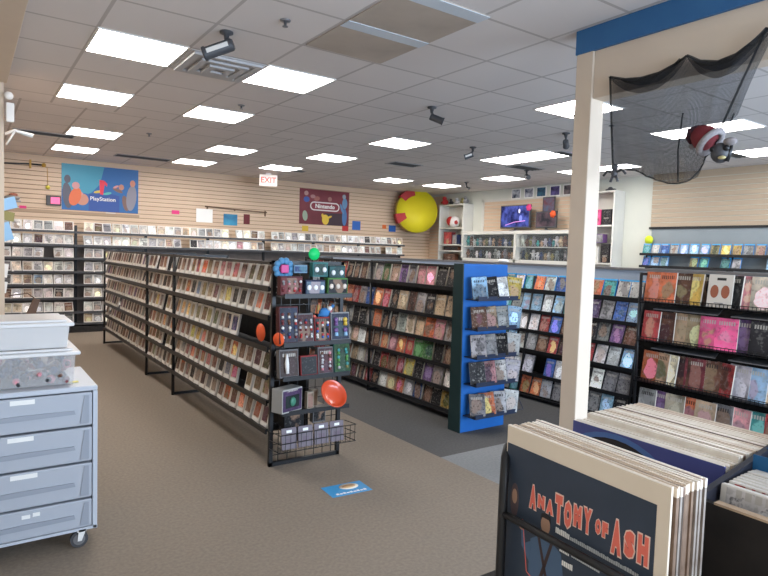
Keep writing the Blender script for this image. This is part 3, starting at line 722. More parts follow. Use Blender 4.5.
for sx in (-.24, .245):
    for sy in (.02, .47):
        m = MB(); m.tube([(sx, sy-.013, .041), (sx, sy+.013, .041)], .040, DARKG, 24); cs = m.build('caster', t)
        m = MB(); m.tube([(sx, sy-.015, .041), (sx, sy+.015, .041)], .027, GREYM, 20); m.build('hub', cs)
        m = MB(); m.prism([(sx-.008, sy-.021, .035), (sx+.010, sy-.021, .035), (sx+.030, sy-.021, .09), (sx-.004, sy-.021, .09)], (0, .004, 0), WHITEP)
        m.prism([(sx-.008, sy+.017, .035), (sx+.010, sy+.017, .035), (sx+.030, sy+.017, .09), (sx-.004, sy+.017, .09)], (0, .004, 0), WHITEP); m.box(sx-.01, sx+.03, sy-.021, sy+.021, .080, .09, WHITEP); m.build('bracket', cs)
m = MB(); m.box(.40, .46, 3.30, 3.34, .8065, .808, mat('yellow_sticker', (.75, .68, .2), .6)); tag(m.build('sticky_note'), 'small yellow sticker on top of the drawer cabinet', 'sticker')
CL = mat('translucent_bin', (.80, .79, .78), .25, alpha=.24, coat=.3); CL2 = mat('translucent_bin_lid', (.88, .86, .84), .3, alpha=.8)
def bin_(label, x0, x1, y0, y1, z0, z1, op):
    t = thing('storage_bin', label, 'storage box', ((x0+x1)/2, (y0+y1)/2, z0)); a, b = (x1-x0)/2, (y1-y0)/2; h = z1-z0
    m = MB(); i = .02; r = []
    def ring(s, z): return [(-a+s, -b+s, z), (a-s, -b+s, z), (a-s, b-s, z), (-a+s, b-s, z)]
    lv = [ring(i+.01, .002), ring(i, h-.03), ring(i+.003, h-.03), ring(i+.013, .006)]
    for A, B in ((lv[0], lv[1]), (lv[1], lv[2]), (lv[2], lv[3])):
        for k in range(4): m.poly([A[k-1], A[k], B[k], B[k-1]], op)
    m.poly(lv[0], op); m.poly(lv[3][::-1], op); bmesh.ops.remove_doubles(m.bm, verts=m.bm.verts, dist=1e-5); m.build('tub', t)
    m = MB(); m.box(-a, a, -b, b, h-.03, h-.012, CL2, bev=.006); m.box(-a+.03, a-.03, -b+.03, b-.03, h-.012, h, CL2, bev=.005); m.build('lid', t)
    return t
bin_('lower translucent storage box filled with small toys', -.10, .46, 3.24, 3.66, .806, .985, CL)
bin_('upper empty milky storage box stacked on the toy-filled one', -.10, .435, 3.26, 3.64, .986, 1.125, mat('milky_bin', (.80, .78, .76), .3, alpha=.62))
m = MB(); tc = [mat('toy_'+c, C[c], .5) for c in ('navy', 'maroon', 'black', 'black', 'grey', 'pink', 'navy', 'brown', 'brown')]
for k in range(120):
    x = random.uniform(-.06, .42); y = random.uniform(3.275, 3.62); z = random.uniform(.825, .825+.095*(1-abs(x-.15)*1.0)); mt = random.choice(tc)
    e = Euler((random.uniform(0, 3), random.uniform(0, 3), 0)).to_matrix(); s = random.uniform(.010, .022)
    m.ball((x, y, z), s, mt, (1, 1, 1.1), 8); v = e @ Vector((0, 0, s*1.9)); m.tube([(x, y, z), (x+v.x, y+v.y, max(.816, z+v.z))], [s*.8, s*.4], random.choice(tc), 6)
o = m.build('toy_jumble'); tag(o, 'jumble of small dark and red toys inside the lower storage box', 'toys'); o['kind'] = 'stuff'

# ------------------------------------------------------------------ records
RX, RY, RZT, RA = .781, .726, 1.205, -.08   # front sleeve top-left corner
SL = .315
def sleeve_mesh(name, m1, edge, t=.0043):
    m = MB(); m.box(0, SL, 0, t, -SL, 0, m1); m.box(-.0003, SL+.0003, -.0002, t+.0001, -.012, .0006, edge)
    return m.build(name)
def set_sleeve(o, x, y, z, a, lean): o.location = (x, y, z); o.rotation_euler = (lean, 0, -PI/2+a)   # local +X -> toward -y, local +Y -> +x
OFFW = noisy('offwhite_sleeve', (.80, .70, .57), (.76, .66, .53), 5, .45)
POLY = [noisy('sleeve_cream', (.78, .68, .55), (.72, .60, .48), 40, .35), noisy('sleeve_white', (.86, .80, .70), (.78, .70, .60), 40, .3),
        noisy('sleeve_tan', (.58, .45, .34), (.66, .54, .42), 40, .4), noisy('sleeve_dark', (.10, .06, .045), (.3, .2, .15), 30, .4)]
front = thing('record_sleeve', 'record titled ANATOMY OF ASH at the front of the near stack', 'record', (RX, RY, RZT), 0, 'records in the near stack')
front.rotation_euler = (0, 0, -PI/2+RA)
m = MB(); m.box(0, SL, 0, .004, -SL, 0, OFFW, bev=.0006); m.build('sleeve', front)
m = MB(); m.box(.003, .2955, -.0008, .0002, -SL+.004, -.030, NAVY); pn = m.build('printed_panel', front)
def letters(s, x0, x1, ztop, zbot, grow=False):
    n = len(s); w = (x1-x0)/n
    for k, ch in enumerate(s):
        zt, zb = ztop[k], zbot[k]; h = zt-zb
        for mt, bo, off, e in ((CORL, .0062, -.0010, .0002), (COR, .0042, -.0014, .0003)):
            o = text(ch, .05, mt, front, (0, 0, 0), name='letter', bold=bo, ext=e)
            vs = [v.co for v in o.data.vertices]; xs = [v.x for v in vs]; ys = [v.y for v in vs]
            bw = max(xs)-min(xs); bh = max(ys)-min(ys); cx = (max(xs)+min(xs))/2; cy = (max(ys)+min(ys))/2
            ww = w*(.92 if mt is CORL else .74); hh = h*(1 if mt is CORL else .90)
            for v in o.data.vertices: v.co = Vector(((v.co.x-cx)*ww/bw, (v.co.y-cy)*hh/bh, v.co.z))
            o.location = (x0+w*(k+.5), off, -(zt*-1+zb*-1)/2 if False else (zt+zb)/2)
letters('ANATOMY', .060, .193, [-.082, -.093, -.093, -.077, -.080, -.080, -.077], [-.125, -.117, -.119, -.127, -.127, -.117, -.119])
letters('OF', .197, .222, [-.086, -.086], [-.111, -.111])
letters('ASH', .225, .290, [-.073, -.080, -.077], [-.128, -.122, -.122])
GRYI = mat('pale_ink', (.50, .52, .52), .6)
o = text('BEHIND THE SCREAMS AND SCORES OF THE CABIN', .0085, GRYI, front, (.205, -.0010, -.133), name='small_print', bold=.0003, sx=.82)
bpy.data.objects.remove(o)
m = MB()
for r_, (xa, xb, z, h) in enumerate(((.122, .148, -.137, .009), (.152, .272, -.138, .006), (.132, .152, -.163, .009), (.156, .21, -.163, .006), (.138, .16, -.183, .009))):
    x = xa
    while x < xb:
        q = random.uniform(.002, .0034); m.box(x, x+q, -.0013, -.0007, z-h/2, z+h/2-random.choice((0, .001)), GRYI if h < .008 else LABELP); x += q+.0010
m.build('small_print', front)
# printed picture: a plain figure in a blue shirt with harness, plus a dim face
SK = mat('ink_skin', (.42, .25, .17), .6); SH = mat('ink_shirt', (.075, .13, .22), .6); HR = mat('ink_hair', (.02, .018, .02), .6); FD = mat('ink_dim', (.10, .07, .075), .6); STR = mat('ink_strap', (.05, .03, .03), .6)
m = MB()
def pl(pts, mt, y=-.0014, d=.0004): m.prism([(x, y, z) for x, z in pts], (0, d, 0), mt)
def ell(cx, cz, a, b, mt, y=-.0014): pl([(cx+a*math.cos(t), cz+b*math.sin(t)) for t in [2*PI*k/20 for k in range(20)]], mt, y)
ell(.100, -.139, .010, .015, SK); pl([(.089, -.132), (.091, -.122), (.100, -.119), (.110, -.122), (.112, -.133), (.107, -.128), (.094, -.128)], HR, -.0019)
pl([(.094, -.15), (.106, -.15), (.108, -.162), (.092, -.162)], SK, -.0012)
pl([(.068, -.175), (.090, -.159), (.110, -.159), (.135, -.172), (.143, -.215), (.140, -.31), (.070, -.31), (.066, -.22)], SH, -.0010)
pl([(.083, -.163), (.088, -.161), (.112, -.235), (.107, -.238)], STR, -.0015); pl([(.113, -.161), (.118, -.163), (.096, -.235), (.090, -.232)], STR, -.0015)
pl([(.070, -.178), (.066, -.215), (.048, -.195), (.045, -.165), (.052, -.165), (.056, -.188)], SH, -.0012)
ell(.046, -.160, .007, .009, SK); ell(.026, -.125, .010, .030, FD, -.0012); ell(.026, -.118, .006, .013, SK, -.0014)
m.build('printed_figure', front)
m = MB()
for a, b in (((.048, -.15), (.062, -.235)), ((.062, -.235), (.17, -.275)), ((.11, -.22), (.15, -.30))):
    dx, dz = b[0]-a[0], b[1]-a[1]; l = math.hypot(dx, dz); nx, nz = -dz/l*.0008, dx/l*.0008
    pl([(a[0]+nx, a[1]+nz), (b[0]+nx, b[1]+nz), (b[0]-nx, b[1]-nz), (a[0]-nx, a[1]-nz)], COR)
m.build('printed_line', front)
# rest of stack one
SIDE = [noisy('sleeve_side_'+q, c, d, 25, .5) for q, c, d in (('brown', (.30, .21, .15), (.16, .10, .07)), ('grey', (.42, .38, .34), (.25, .2, .17)), ('tan', (.35, .24, .17), (.2, .13, .09)), ('black', (.05, .035, .03), (.1, .07, .05)))]
SP = [sleeve_mesh('record_sleeve', q, p) for p, q in zip(POLY, SIDE)]
usedp = set()
def put_sleeve(k, label, group, x, y, z, a, lean, cat='record'):
    o = SP[k] if k not in usedp else SP[k].copy()
    if k in usedp: COL.objects.link(o)
    usedp.add(k); set_sleeve(o, x, y, z, a, lean); return tag(o, label, cat, group)
ex = [.997, -.08]
for i in range(19):
    d = .0052+i*.0042
    k = random.choice([0, 1, 0, 1, 2]) if i not in (5, 11, 16) else 3
    j = random.uniform(-.004, .004)
    put_sleeve(k, f"{['cream','white','tan','dark-edged'][k]} record sleeve in the near stack, {ordn(i)} behind the titled cover", 'records in the near stack',
               RX+d*math.cos(RA)+.0*j, RY+d*math.sin(-RA)*-1*0+random.uniform(-.003, .003)+.0, RZT-.003+random.uniform(-.003, .002), RA, 0)
# second stack
BX, BY, BZ_ = 1.053, .795, 1.160
f2 = thing('record_sleeve', 'record with a blue cover and black arc at the front of the far stack', 'record', (BX, BY, BZ_), 0, 'records in the far stack')
f2.rotation_euler = (0, 0, -PI/2-.035)
BC = noisy('blue_cover', (.07, .08, .26), (.085, .10, .30), 4, .35)
m = MB(); m.box(0, SL, 0, .004, -SL, 0, BC); m.box(.001, SL-.001, .0006, .0034, -.001, .0012, POLY[1]); m.build('sleeve', f2)
m = MB(); c0 = (.105, -.150); 
def arc(r, mt, y, sq=1.0): m.prism([(c0[0]+r*math.cos(t), y, c0[1]+sq*r*math.sin(t)) for t in [2*PI*q/40 for q in range(40)]], (0, .0004, 0), mt)
arc(.160, mat('mid_blue_ring', (.08, .17, .42), .4), -.0006, .92); arc(.149, mat('arc_black', (.012, .01, .015), .4), -.0010, .92); m.build('printed_arc', f2)
for i in range(50):
    d = .006+i*.0046; k = random.choice([0, 1, 1, 1, 1, 2]) if i not in (13, 31) else 3
    if i > 43: k = 2
    put_sleeve(k, f"{['cream','white','tan','dark-edged'][k]} record sleeve in the far stack, {ordn(i)} behind the blue cover", 'records in the far stack',
               BX+d+random.uniform(-.0003, .0003), BY+random.uniform(-.003, .003), BZ_-.002+random.uniform(-.002, .002)+(.010 if i > 8 else 0), -.035, 0)
# bin holding the stacks
BW = noisy('black_wood', (.014, .012, .011), (.022, .018, .016), 20, .55)
WOODE = noisy('raw_wood_edge', (.50, .36, .24), (.42, .30, .20), 30, .6)
t = thing('record_bin', 'black wooden record browser bin holding the two record stacks', 'record bin', (1.05, .62, 0))
m = MB(); m.box(-.27, .27, -.142, .20, .855, .875, BW); m.build('bottom_panel', t)
m = MB(); m.box(-.13, -.118, -.14, .19, .875, 1.03, BW); m.build('divider', t)
m = MB(); m.box(.262, .274, -.14, .19, .855, 1.12, BW); m.build('back_panel', t)
for a in (-.24, .24):
    for b in (-.115, .17):
        m = MB(); m.box(a-.02, a+.02, b-.02, b+.02, 0, .855, BW); m.build('leg', t)
# black tube guard rail in front
t = thing('tube_guard_rail', 'black tubular guard rail in front of the titled record', 'rail', (.762, .712, 0))
m = MB(); m.tube([(0, .0, 0), (0, .0, 1.0), (0, 0, 1.10), (.004, .003, 1.125), (.014, .012, 1.147), (.032, .024, 1.160), (.06, .036, 1.163)], .008, BLACK, 12); m.build('post', t)
m = MB(); m.tube([(0, 0, 1.056), (-.028, -.32, 1.064)], .0062, BLACK, 12); m.build('crossbar', t)
m = MB(); m.tube([(-.028, -.33, 0), (-.028, -.33, 1.06), (-.010, -.33, 1.09)], .008, BLACK, 12); m.build('post', t)
m = MB(); m.tube([(0, .0, .02), (.55, .0, .02)], .008, BLACK, 8); m.build('foot', t)
# CD bin
t = thing('cd_bin', 'black wooden bin of discs with a raw wood rim, bottom right', 'disc bin', (.93, .10, 0))
m = MB(); m.box(0, .012, -.45, .365, 0, 1.135, BW); m.build('front_panel', t)
m = MB(); m.prism([(.0, .360, 0), (.36, .360, 0), (.36, .360, 1.20), (0, .360, 1.14)], (0, .010, 0), mat('dark_blue_black', (.02, .022, .035), .5)); m.build('side_panel', t)
m = MB(); m.box(-.001, .013, -.45, .34, 1.135, 1.1385, WOODE); m.build('rim', t, label='raw wood rim')
m = MB(); m.box(.34, .352, -.45, .34, 0, 1.16, BW); m.build('back_panel', t)
m = MB(); m.box(.012, .34, -.45, .34, .98, .99, BW); m.build('shelf', t)
# CDs and divider cards
cdc = ['white', 'red', 'red', 'white', 'lightblue', 'white', 'silver', 'cream', 'lightblue', 'silver', 'blue', 'white', 'teal', 'silver', 'lightblue', 'white']
CDP = proto_case('cd_case', .142, .125, .010, CLEARC, (.01, .003, .003, .003), ARTS)
for row, yc in enumerate((.284, .136, -.012)):
    for i, c in enumerate(cdc):
        d = .022+i*.0122+(.016 if i > 9 else 0)
        cc = c if row == 0 else random.choice(cdc)
        place(CDP, f"{cname(cc)} disc case in the disc bin, {ordn(i)} back in {['left','middle','right'][row]} row", 'disc case', 'disc cases in the black bin',
              (.93+d+.012, yc+.10, 1.028+random.uniform(-.003, .003)+i*.0007), (-.12, 0, -PI/2), jit(C[cc], .1))
DBC = mat('divider_blue', (.02, .12, .28), .4)
for i, (s, d, yc, lab) in enumerate((('MA', .165, .31, 'lettered MA'), ('CI', .225, .315, 'behind the one lettered MA'))):
    t = thing('divider_card', 'blue divider card '+lab, 'divider card', (.93+d, yc+.07, 1.045), -PI/2, 'blue divider cards in the disc bin')
    m = MB(); m.box(-.08, .08, 0, .002, 0, .134, DBC, bev=.0005); m.build('card', t)
    text(s, .02, LABELP, t, (.02, -.001, .120), name='lettering', bold=.0006, ext=.0004)

# ------------------------------------------------------------------ hanging net with red hat
def net():
    m = MB(); nu, nv = 64, 36; i = m.mi(NET)
    tops = [(2.262, 2.595), (2.16, 2.56), (2.06, 2.545), (1.95, 2.55), (1.86, 2.575), (1.79, 2.605), (1.72, 2.56), (1.63, 2.535), (1.54, 2.55), (1.45, 2.60), (1.34, 2.67)]
    bots = [(2.20, 2.045), (2.12, 2.03), (2.05, 2.02), (1.98, 1.98), (1.92, 1.955), (1.85, 1.93), (1.78, 1.925), (1.71, 1.95), (1.65, 2.05), (1.60, 2.12), (1.52, 2.25)]
    def lerp(T, u):
        q = u*(len(T)-1); k = min(int(q), len(T)-2); f = q-k; return T[k][0]*(1-f)+T[k+1][0]*f, T[k][1]*(1-f)+T[k+1][1]*f
    uvl = m.bm.loops.layers.uv.new('UVMap'); G = []
    for a in range(nu+1):
        u = a/nu; t = lerp(tops, u); b = lerp(bots, u); row = []
        for c in range(nv+1):
            v = c/nv; y = t[0]+(b[0]-t[0])*v; z = t[1]+(b[1]-t[1])*v
            bulge = .17*math.sin(PI*min(1, v*1.15)**.9)*math.sin(PI*min(1, max(0, u)))**.7+.02*math.sin(u*38+v*3)*(v+.2)
            row.append(m.bm.verts.new((3.182-bulge, y+.006*math.sin(u*30)*v, z)))
        G.append(row)
    for a in range(nu):
        for c in range(nv):
            f = m.bm.faces.new((G[a][c], G[a+1][c], G[a+1][c+1], G[a][c+1])); f.smooth = True; f.material_index = i
            for lp, (uu, vv) in zip(f.loops, ((a, c), (a+1, c), (a+1, c+1), (a, c+1))): lp[uvl].uv = (uu/nu, vv/nv)
    o = m.build('net_sheet', fixn=False); return o, G, lerp, tops, bots
NET = mat('black_netting', (.02, .022, .028), .9, spec=.1); N, L, b = nodes(NET)
uvn = N.new('ShaderNodeUVMap'); sp = N.new('ShaderNodeSeparateXYZ'); L.new(uvn.outputs[0], sp.inputs[0])
def thr(out, n, w):
    a = N.new('ShaderNodeMath'); a.operation = 'MULTIPLY'; a.inputs[1].default_value = n; L.new(out, a.inputs[0])
    f = N.new('ShaderNodeMath'); f.operation = 'FRACT'; L.new(a.outputs[0], f.inputs[0])
    l = N.new('ShaderNodeMath'); l.operation = 'LESS_THAN'; l.inputs[1].default_value = w; L.new(f.outputs[0], l.inputs[0]); return l
n1 = thr(sp.outputs[0], 170, .36); n2 = thr(sp.outputs[1], 110, .36); mxn = N.new('ShaderNodeMath'); mxn.operation = 'MAXIMUM'
L.new(n1.outputs[0], mxn.inputs[0]); L.new(n2.outputs[0], mxn.inputs[1]); L.new(mxn.outputs[0], b.inputs['Alpha'])
t = thing('hanging_net', 'black see-through net pinned along the cream beam', 'net', (3.18, 1.8, 2.6))
o, G_, lerp_, tops, bots = net(); o.parent = t; o.matrix_parent_inverse = Matrix.Translation((-3.18, -1.8, -2.6))
NB = mat('net_hem', (.015, .017, .02), .95, alpha=.62)
def hang(pts, r, nm='hem'):
    m = MB(); m.tube([(p[0]-3.18, p[1]-1.8, p[2]-2.6) for p in pts], r, NB, 8); return m.build(nm, t)
hang([(3.178, *lerp_(tops, k/40)) for k in range(41)], .007)
hang([(3.176-.02*(k % 3 == 0), *lerp_(bots, k/30)) for k in range(31)], .0045)
def foldsheet(k0, k1, dep, dx):
    m = MB(); n = 20; G = []
    for a in range(n+1):
        q = a/n; y, z = lerp_(tops, k0+(k1-k0)*q); dd = dep*math.sin(PI*q)**.7+.004
        G.append([m.bm.verts.new((3.176-dx*math.sin(PI*c/6)-3.18, y-1.8, z-dd*c/6-2.6)) for c in range(7)])
    i_ = m.mi(NB)
    for a in range(n):
        for c in range(6): f = m.bm.faces.new((G[a][c], G[a+1][c], G[a+1][c+1], G[a][c+1])); f.material_index = i_; f.smooth = True
    m.build('fold', t)
foldsheet(0, .5, .085, .02); foldsheet(.08, .46, .045, .03); foldsheet(.5, .98, .085, .02); foldsheet(.55, .95, .05, .035)
hang([(3.178, 2.262, 2.595), (3.165, 2.23, 2.35), (3.172, 2.205, 2.05)], .006); hang([(3.17, 1.40, 2.64), (3.15, 1.49, 2.40), (3.15, 1.60, 2.13)], .006); hang([(3.165, 1.79, 2.3), (3.13, 1.785, 2.1), (3.14, 1.78, 1.93)], .004)
# hat and dark figure caught in the net
HATR = mat('red_felt', (.16, .02, .025), .9); FUR = noisy('grey_white_fur', (.30, .27, .27), (.22, .2, .2), 60, .95, bump=.4)
t = thing('santa_hat', 'red hat with white fur trim caught in the black net', 'hat', (3.12, 1.61, 2.115)); t.rotation_euler = (-.85, 0, 0); t.scale = (.85, .85, .85)
m = MB(); m.lathe([(.075, .0), (.078, .03), (.072, .07), (.052, .11), (.03, .13), (.0, .135)], HATR, 20); m.tube([(0, 0, .10), (0, .03, .13), (0, .05, .12), (0, .07, .09)], [.05, .042, .028, .014], HATR, 12); m.build('cap', t)
m = MB(); m.tube([(.078*math.cos(a), .078*math.sin(a), 0) for a in [2*PI*k/20 for k in range(20)]], .02, FUR, 8, closed=True); m.build('fur_trim', t)
m = MB(); m.ball((0, .08, .075), .018, FUR); m.build('pompom', t)
t = thing('dark_figure_head', 'dark toy head with a yellow mouthpiece under the red hat', 'toy', (3.12, 1.555, 2.055)); t.scale = (.85, .85, .85)
m = MB(); m.ball((0, 0, 0), .055, DARKG, (1, 1, 1.1), 16); m.tube([(0, -.03, -.05), (0, -.05, 0), (0, -.06, .04)], [.02, .015, .008], BLACK, 8); m.ball((-.03, -.045, .02), .018, BLACK); m.ball((-.035, .03, .02), .018, BLACK); m.build('head', t)
m = MB(); m.ball((-.045, -.03, -.035), .018, mat('dull_yellow', (.5, .42, .2), .4), (1, 1.3, .6), 12); m.build('mouthpiece', t)
m = MB(); m.ball((-.03, -.065, .055), .03, FUR, (1, 1.3, .8), 12); m.build('fur_tuft', t)
t = thing('small_dark_figure', 'small dark spiky toy on the lower left corner of the net', 'toy', (3.16, 2.185, 2.02))
m = MB(); m.ball((0, 0, .03), .02, DARKG); m.ball((0, 0, -.005), .022, DARKG, (1, .8, 1.2))
for sy in (-1, 1): m.tube([(0, sy*.012, .0), (0, sy*.05, .01), (0, sy*.075, -.015)], .007, DARKG, 6); m.tube([(0, sy*.01, -.02), (0, sy*.025, -.055)], .008, DARKG, 6)
m.build('body', t)

# ------------------------------------------------------------------ back wall decorations
YW = YB-.0122
def sheet(name, label, cat, x0, x1, z0, z1, mt, y=YW, d=.006, bord=None):
    t = thing(name, label, cat, ((x0+x1)/2, y-d, (z0+z1)/2)); a, b = (x1-x0)/2, (z1-z0)/2
    m = MB(); m.box(-a, a, 0, d, -b, b, mt); m.build('panel', t)
    if bord:
        m = MB()
        for q in ((-a, a, -b, -b+.02), (-a, a, b-.02, b), (-a, -a+.02, -b+.02, b-.02), (a-.02, a, -b+.02, b-.02)): m.box(q[0], q[1], -.004, 0, q[2], q[3], bord)
        m.build('border', t)
    return t, a, b
def grad(name, c1, c2, c3=None, s=1.5):
    return noisy(name, c1, c2, s, .45, detail=2)
def flat(t, pts, mt, nm, y=-.003, lab=None):
    m = MB(); m.prism([(x, y, z) for x, z in pts], (0, .0025, 0), mt); return m.build(nm, t, label=lab)
def ellp(cx, cz, a, b, n=20, rot=0):
    return [(cx+a*math.cos(q)*math.cos(rot)-b*math.sin(q)*math.sin(rot), cz+a*math.cos(q)*math.sin(rot)+b*math.sin(q)*math.cos(rot)) for q in [2*PI*k/n for k in range(n)]]
t, a, b = sheet('blue_banner', 'large blue game banner on the back slatwall, left side', 'banner', 1.345, 2.58, 2.07, 2.85, mat('banner_blue', (.025, .13, .36), .45))
flat(t, [(-a, b), (.05, b), (-.02, .08), (-.18, -.1), (-a, -.05)], mat('banner_teal', (.06, .30, .42), .45), 'teal_sky', -.002)
flat(t, [(-.2, -b), (.3, -b), (.3, -.1), (.1, -.06), (-.2, -.09)], mat('banner_deep', (.03, .08, .30), .45), 'deep_field', -.002)
INK = [mat('print_'+k, v, .5) for k, v in dict(grey=(.10, .10, .13), peach=(.55, .25, .17), orange=(.7, .16, .06), brown=(.2, .12, .1), dusk=(.25, .24, .28), red=(.75, .05, .08), pink=(.6, .3, .3)).items()]
for j, (cx, cz, ra, rb, k, r) in enumerate(((-.53, -.15, .075, .22, 0, .1), (-.53, .13, .05, .07, 0, 0), (-.41, -.16, .09, .16, 2, -.3), (-.40, .03, .06, .06, 6, 0), (-.30, -.20, .10, .10, 1, .5), (-.34, -.11, .05, .035, 6, .3),
                             (.50, -.12, .085, .23, 4, -.1), (.52, .14, .045, .06, 1, 0), (.40, -.22, .05, .14, 3, .2), (.33, .06, .045, .05, 1, 0), (.27, .0, .09, .03, 3, -.4), (.24, .06, .05, .02, 6, .5))):
    flat(t, ellp(cx, cz, ra, rb, rot=r), INK[k], 'printed_shape', -.004-.0007*(j % 4))
flat(t, [(-.02, -.09), (.03, -.10), (.055, .09), (.09, .05), (.10, .10), (.05, .15), (-.03, .16)], INK[5], 'logo_red_letter', -.006)
flat(t, ellp(-.05, -.05, .07, .022, rot=.25), mat('logo_yellow', (.7, .5, .08), .5), 'logo_curve', -.005); flat(t, ellp(.10, -.07, .07, .022, rot=.25), mat('logo_teal', (.1, .45, .4), .5), 'logo_curve', -.005)
text('PlayStation', .095, LABELP, t, (.03, -.006, -.175), name='lettering', bold=.001)
t, a, b = sheet('maroon_banner', 'maroon game banner with white capsule logo on the back wall', 'banner', 5.83, 7.06, 2.07, 2.82, noisy('banner_maroon', (.22, .04, .055), (.13, .02, .03), 1.6, .45))
flat(t, [(.0, -b), (a-.1, -b), (a-.1, -.1), (.0, -.12)], mat('banner_dark', (.035, .015, .025), .5), 'dark_field', -.002)
for j, (cx, cz, ra, rb, c, r) in enumerate(((.50, .12, .065, .12, (.12, .25, .42), 0), (.50, -.18, .06, .19, (.06, .16, .36), 0), (.43, -.0, .03, .12, (.10, .22, .4), .4), (.48, .27, .045, .05, (.3, .35, .4), 0), (-.48, -.2, .06, .11, (.3, .38, .28), .1), (-.45, .15, .07, .06, (.05, .1, .35), 0),
                                 (-.46, .28, .05, .05, (.5, .28, .25), 0), (-.30, .22, .06, .04, (.4, .2, .2), 0), (-.2, .18, .07, .05, (.35, .12, .10), .3), (.12, .19, .05, .05, (.35, .15, .13), 0), (.02, -.26, .085, .11, (.68, .45, .04), 0), (.12, -.20, .06, .022, (.68, .45, .04), .4), (-.05, -.18, .03, .05, (.6, .4, .05), .3))):
    flat(t, ellp(cx, cz, ra, rb, rot=r), mat('banner_ink', c, .5), 'printed_shape', -.004-.0007*(j % 4))
caps = lambda w, h: [(w*sx+h*math.cos(q), h*math.sin(q)+.0) for sx, qs in ((1, [-PI/2+PI*k/8 for k in range(9)]), (-1, [PI/2+PI*k/8 for k in range(9)])) for q in qs]
flat(t, [(x-.0, z+.02) for x, z in caps(.27, .095)], mat('capsule_white', (.75, .68, .66), .5), 'capsule', -.007); flat(t, [(x, z+.02) for x, z in caps(.27, .07)], mat('capsule_red', (.24, .03, .045), .5), 'capsule_field', -.008)
text('Nintendo', .125, LABELP, t, (0, -.009, .02), name='lettering', bold=.0035, sx=1.0)
# yellow disc in the corner (plain round sign)
t = thing('yellow_disc_sign', 'large thick yellow disc sign with red trim in the corner', 'sign', (8.67, 11.27, 2.49)); t.rotation_euler = (0, 0, -.35)
YEL = noisy('yellow_foam', (.72, .62, .02), (.68, .56, .02), 2, .55); YED = mat('dull_gold_edge', (.38, .26, .04), .6); RDT = mat('red_trim', (.42, .02, .02), .6)
rx = Matrix.Rotation(PI/2, 3, 'X')
m = MB(); m.lathe([(0, 0), (.50, 0), (.50, .17), (0, .17)], YED, 64, mtx=rx); m.lathe([(0, .171), (.495, .171), (.495, .185), (0, .185)], YEL, 64, mtx=rx); m.build('disc', t)
def rimarc(a0, a1, r0, r1, m_, nm, y=-.19, d=.02):
    n = 14; o_ = [(r1*math.cos(a0+(a1-a0)*k/n), y, r1*math.sin(a0+(a1-a0)*k/n)) for k in range(n+1)]; i_ = [(r0*math.cos(a0+(a1-a0)*k/n), y, r0*math.sin(a0+(a1-a0)*k/n)) for k in range(n+1)]
    mm = MB(); mm.prism(o_+i_[::-1], (0, d, 0), m_); return mm.build(nm, t)
rimarc(1.75, 2.5, .36, .53, RDT, 'red_trim', -.195, .2); rimarc(3.3, 3.75, .30, .53, RDT, 'red_trim', -.195, .2)
# papers and tags
sheet('paper_notice', 'white paper notice pinned on the back slatwall', 'paper', 3.64, 3.96, 1.98, 2.24, LABELP, d=.003)
sheet('framed_picture', 'small blue picture on the back slatwall beside the white notice', 'picture', 4.18, 4.46, 1.95, 2.17, noisy('blue_print', (.02, .12, .25), (.06, .35, .55), 3, .4), d=.01)
for x, z, w, h, c, lab in ((3.25, 2.14, .14, .07, C['hotpink'], 'pink tag below the back slatwall lights'), (4.66, 2.09, .13, .2, C['maroon'], 'small dark red emblem right of the blue picture'),
                           (.78, 2.06, .1, .06, C['hotpink'], 'pink tag left of the blue banner'), (2.12, 2.03, .16, .06, C['white'], 'white tag under the blue banner'),
                           (5.98, 1.97, .15, .12, C['yellow'], 'yellow tag under the maroon banner'), (6.98, 2.02, .16, .12, C['red'], 'red tag under the maroon banner corner'),
                           (7.27, 2.10, .22, .2, C['blue'], 'blue card right of the maroon banner'), (8.04, 2.11, .11, .09, C['orange'], 'orange tag left of the yellow disc'), (8.27, 2.08, .2, .15, C['blue'], 'blue card below the yellow disc')):
    m = MB(); m.box(-w/2, w/2, -.005, 0, -h/2, h/2, PAPER, bev=.001); o = m.build('wall_tag', color=c); o.location = (x, YW, z); tag(o, lab, 'tag', 'tags on the back wall')
t = thing('display_rod', 'long thin dark rod display on the back slatwall', 'rod', (4.4, YW-.03, 2.27))
m = MB(); m.tube([(-.6, 0, .02), (.68, 0, -.02)], .013, BRN := mat('brown_rod', (.22, .14, .09), .6), 8); m.build('rod', t)
for x in (-.55, .0, .65):
    m = MB(); m.box(x-.01, x+.01, 0, .028, -.1 if x > .6 else -.03, .01, BRN); m.build('hanger', t)
t = thing('toy_sword', 'dark toy sword with a gold hilt high on the back wall', 'toy', (.82, YW-.03, 2.76))
m = MB(); m.tube([(-.38, 0, -.01), (.05, 0, .02)], .012, DARKG, 8); m.build('blade', t)
GLD = mat('gold_plastic', (.55, .32, .06), .4)
m = MB(); m.box(.05, .08, -.02, .02, -.05, .09, GLD, bev=.004); m.tube([(.08, 0, .02), (.24, 0, .02)], .014, BLACK, 8); m.ball((.26, 0, .02), .035, GLD); m.build('hilt', t)
t = thing('hanging_pendant', 'yellow pendant on a cord below the sword hilt', 'ornament', (1.14, YW-.02, 2.42))
m = MB(); m.ball((0, 0, 0), .035, mat('lemon', (.7, .6, .08), .5)); m.build('pendant', t); m = MB(); m.tube([(0, 0, .03), (-.01, 0, .33)], .004, GLD, 6); m.build('cord', t)
t = thing('model_ship', 'grey and red model on a shelf bracket at the left of the back wall', 'toy', (.62, YW-.12, 2.20))
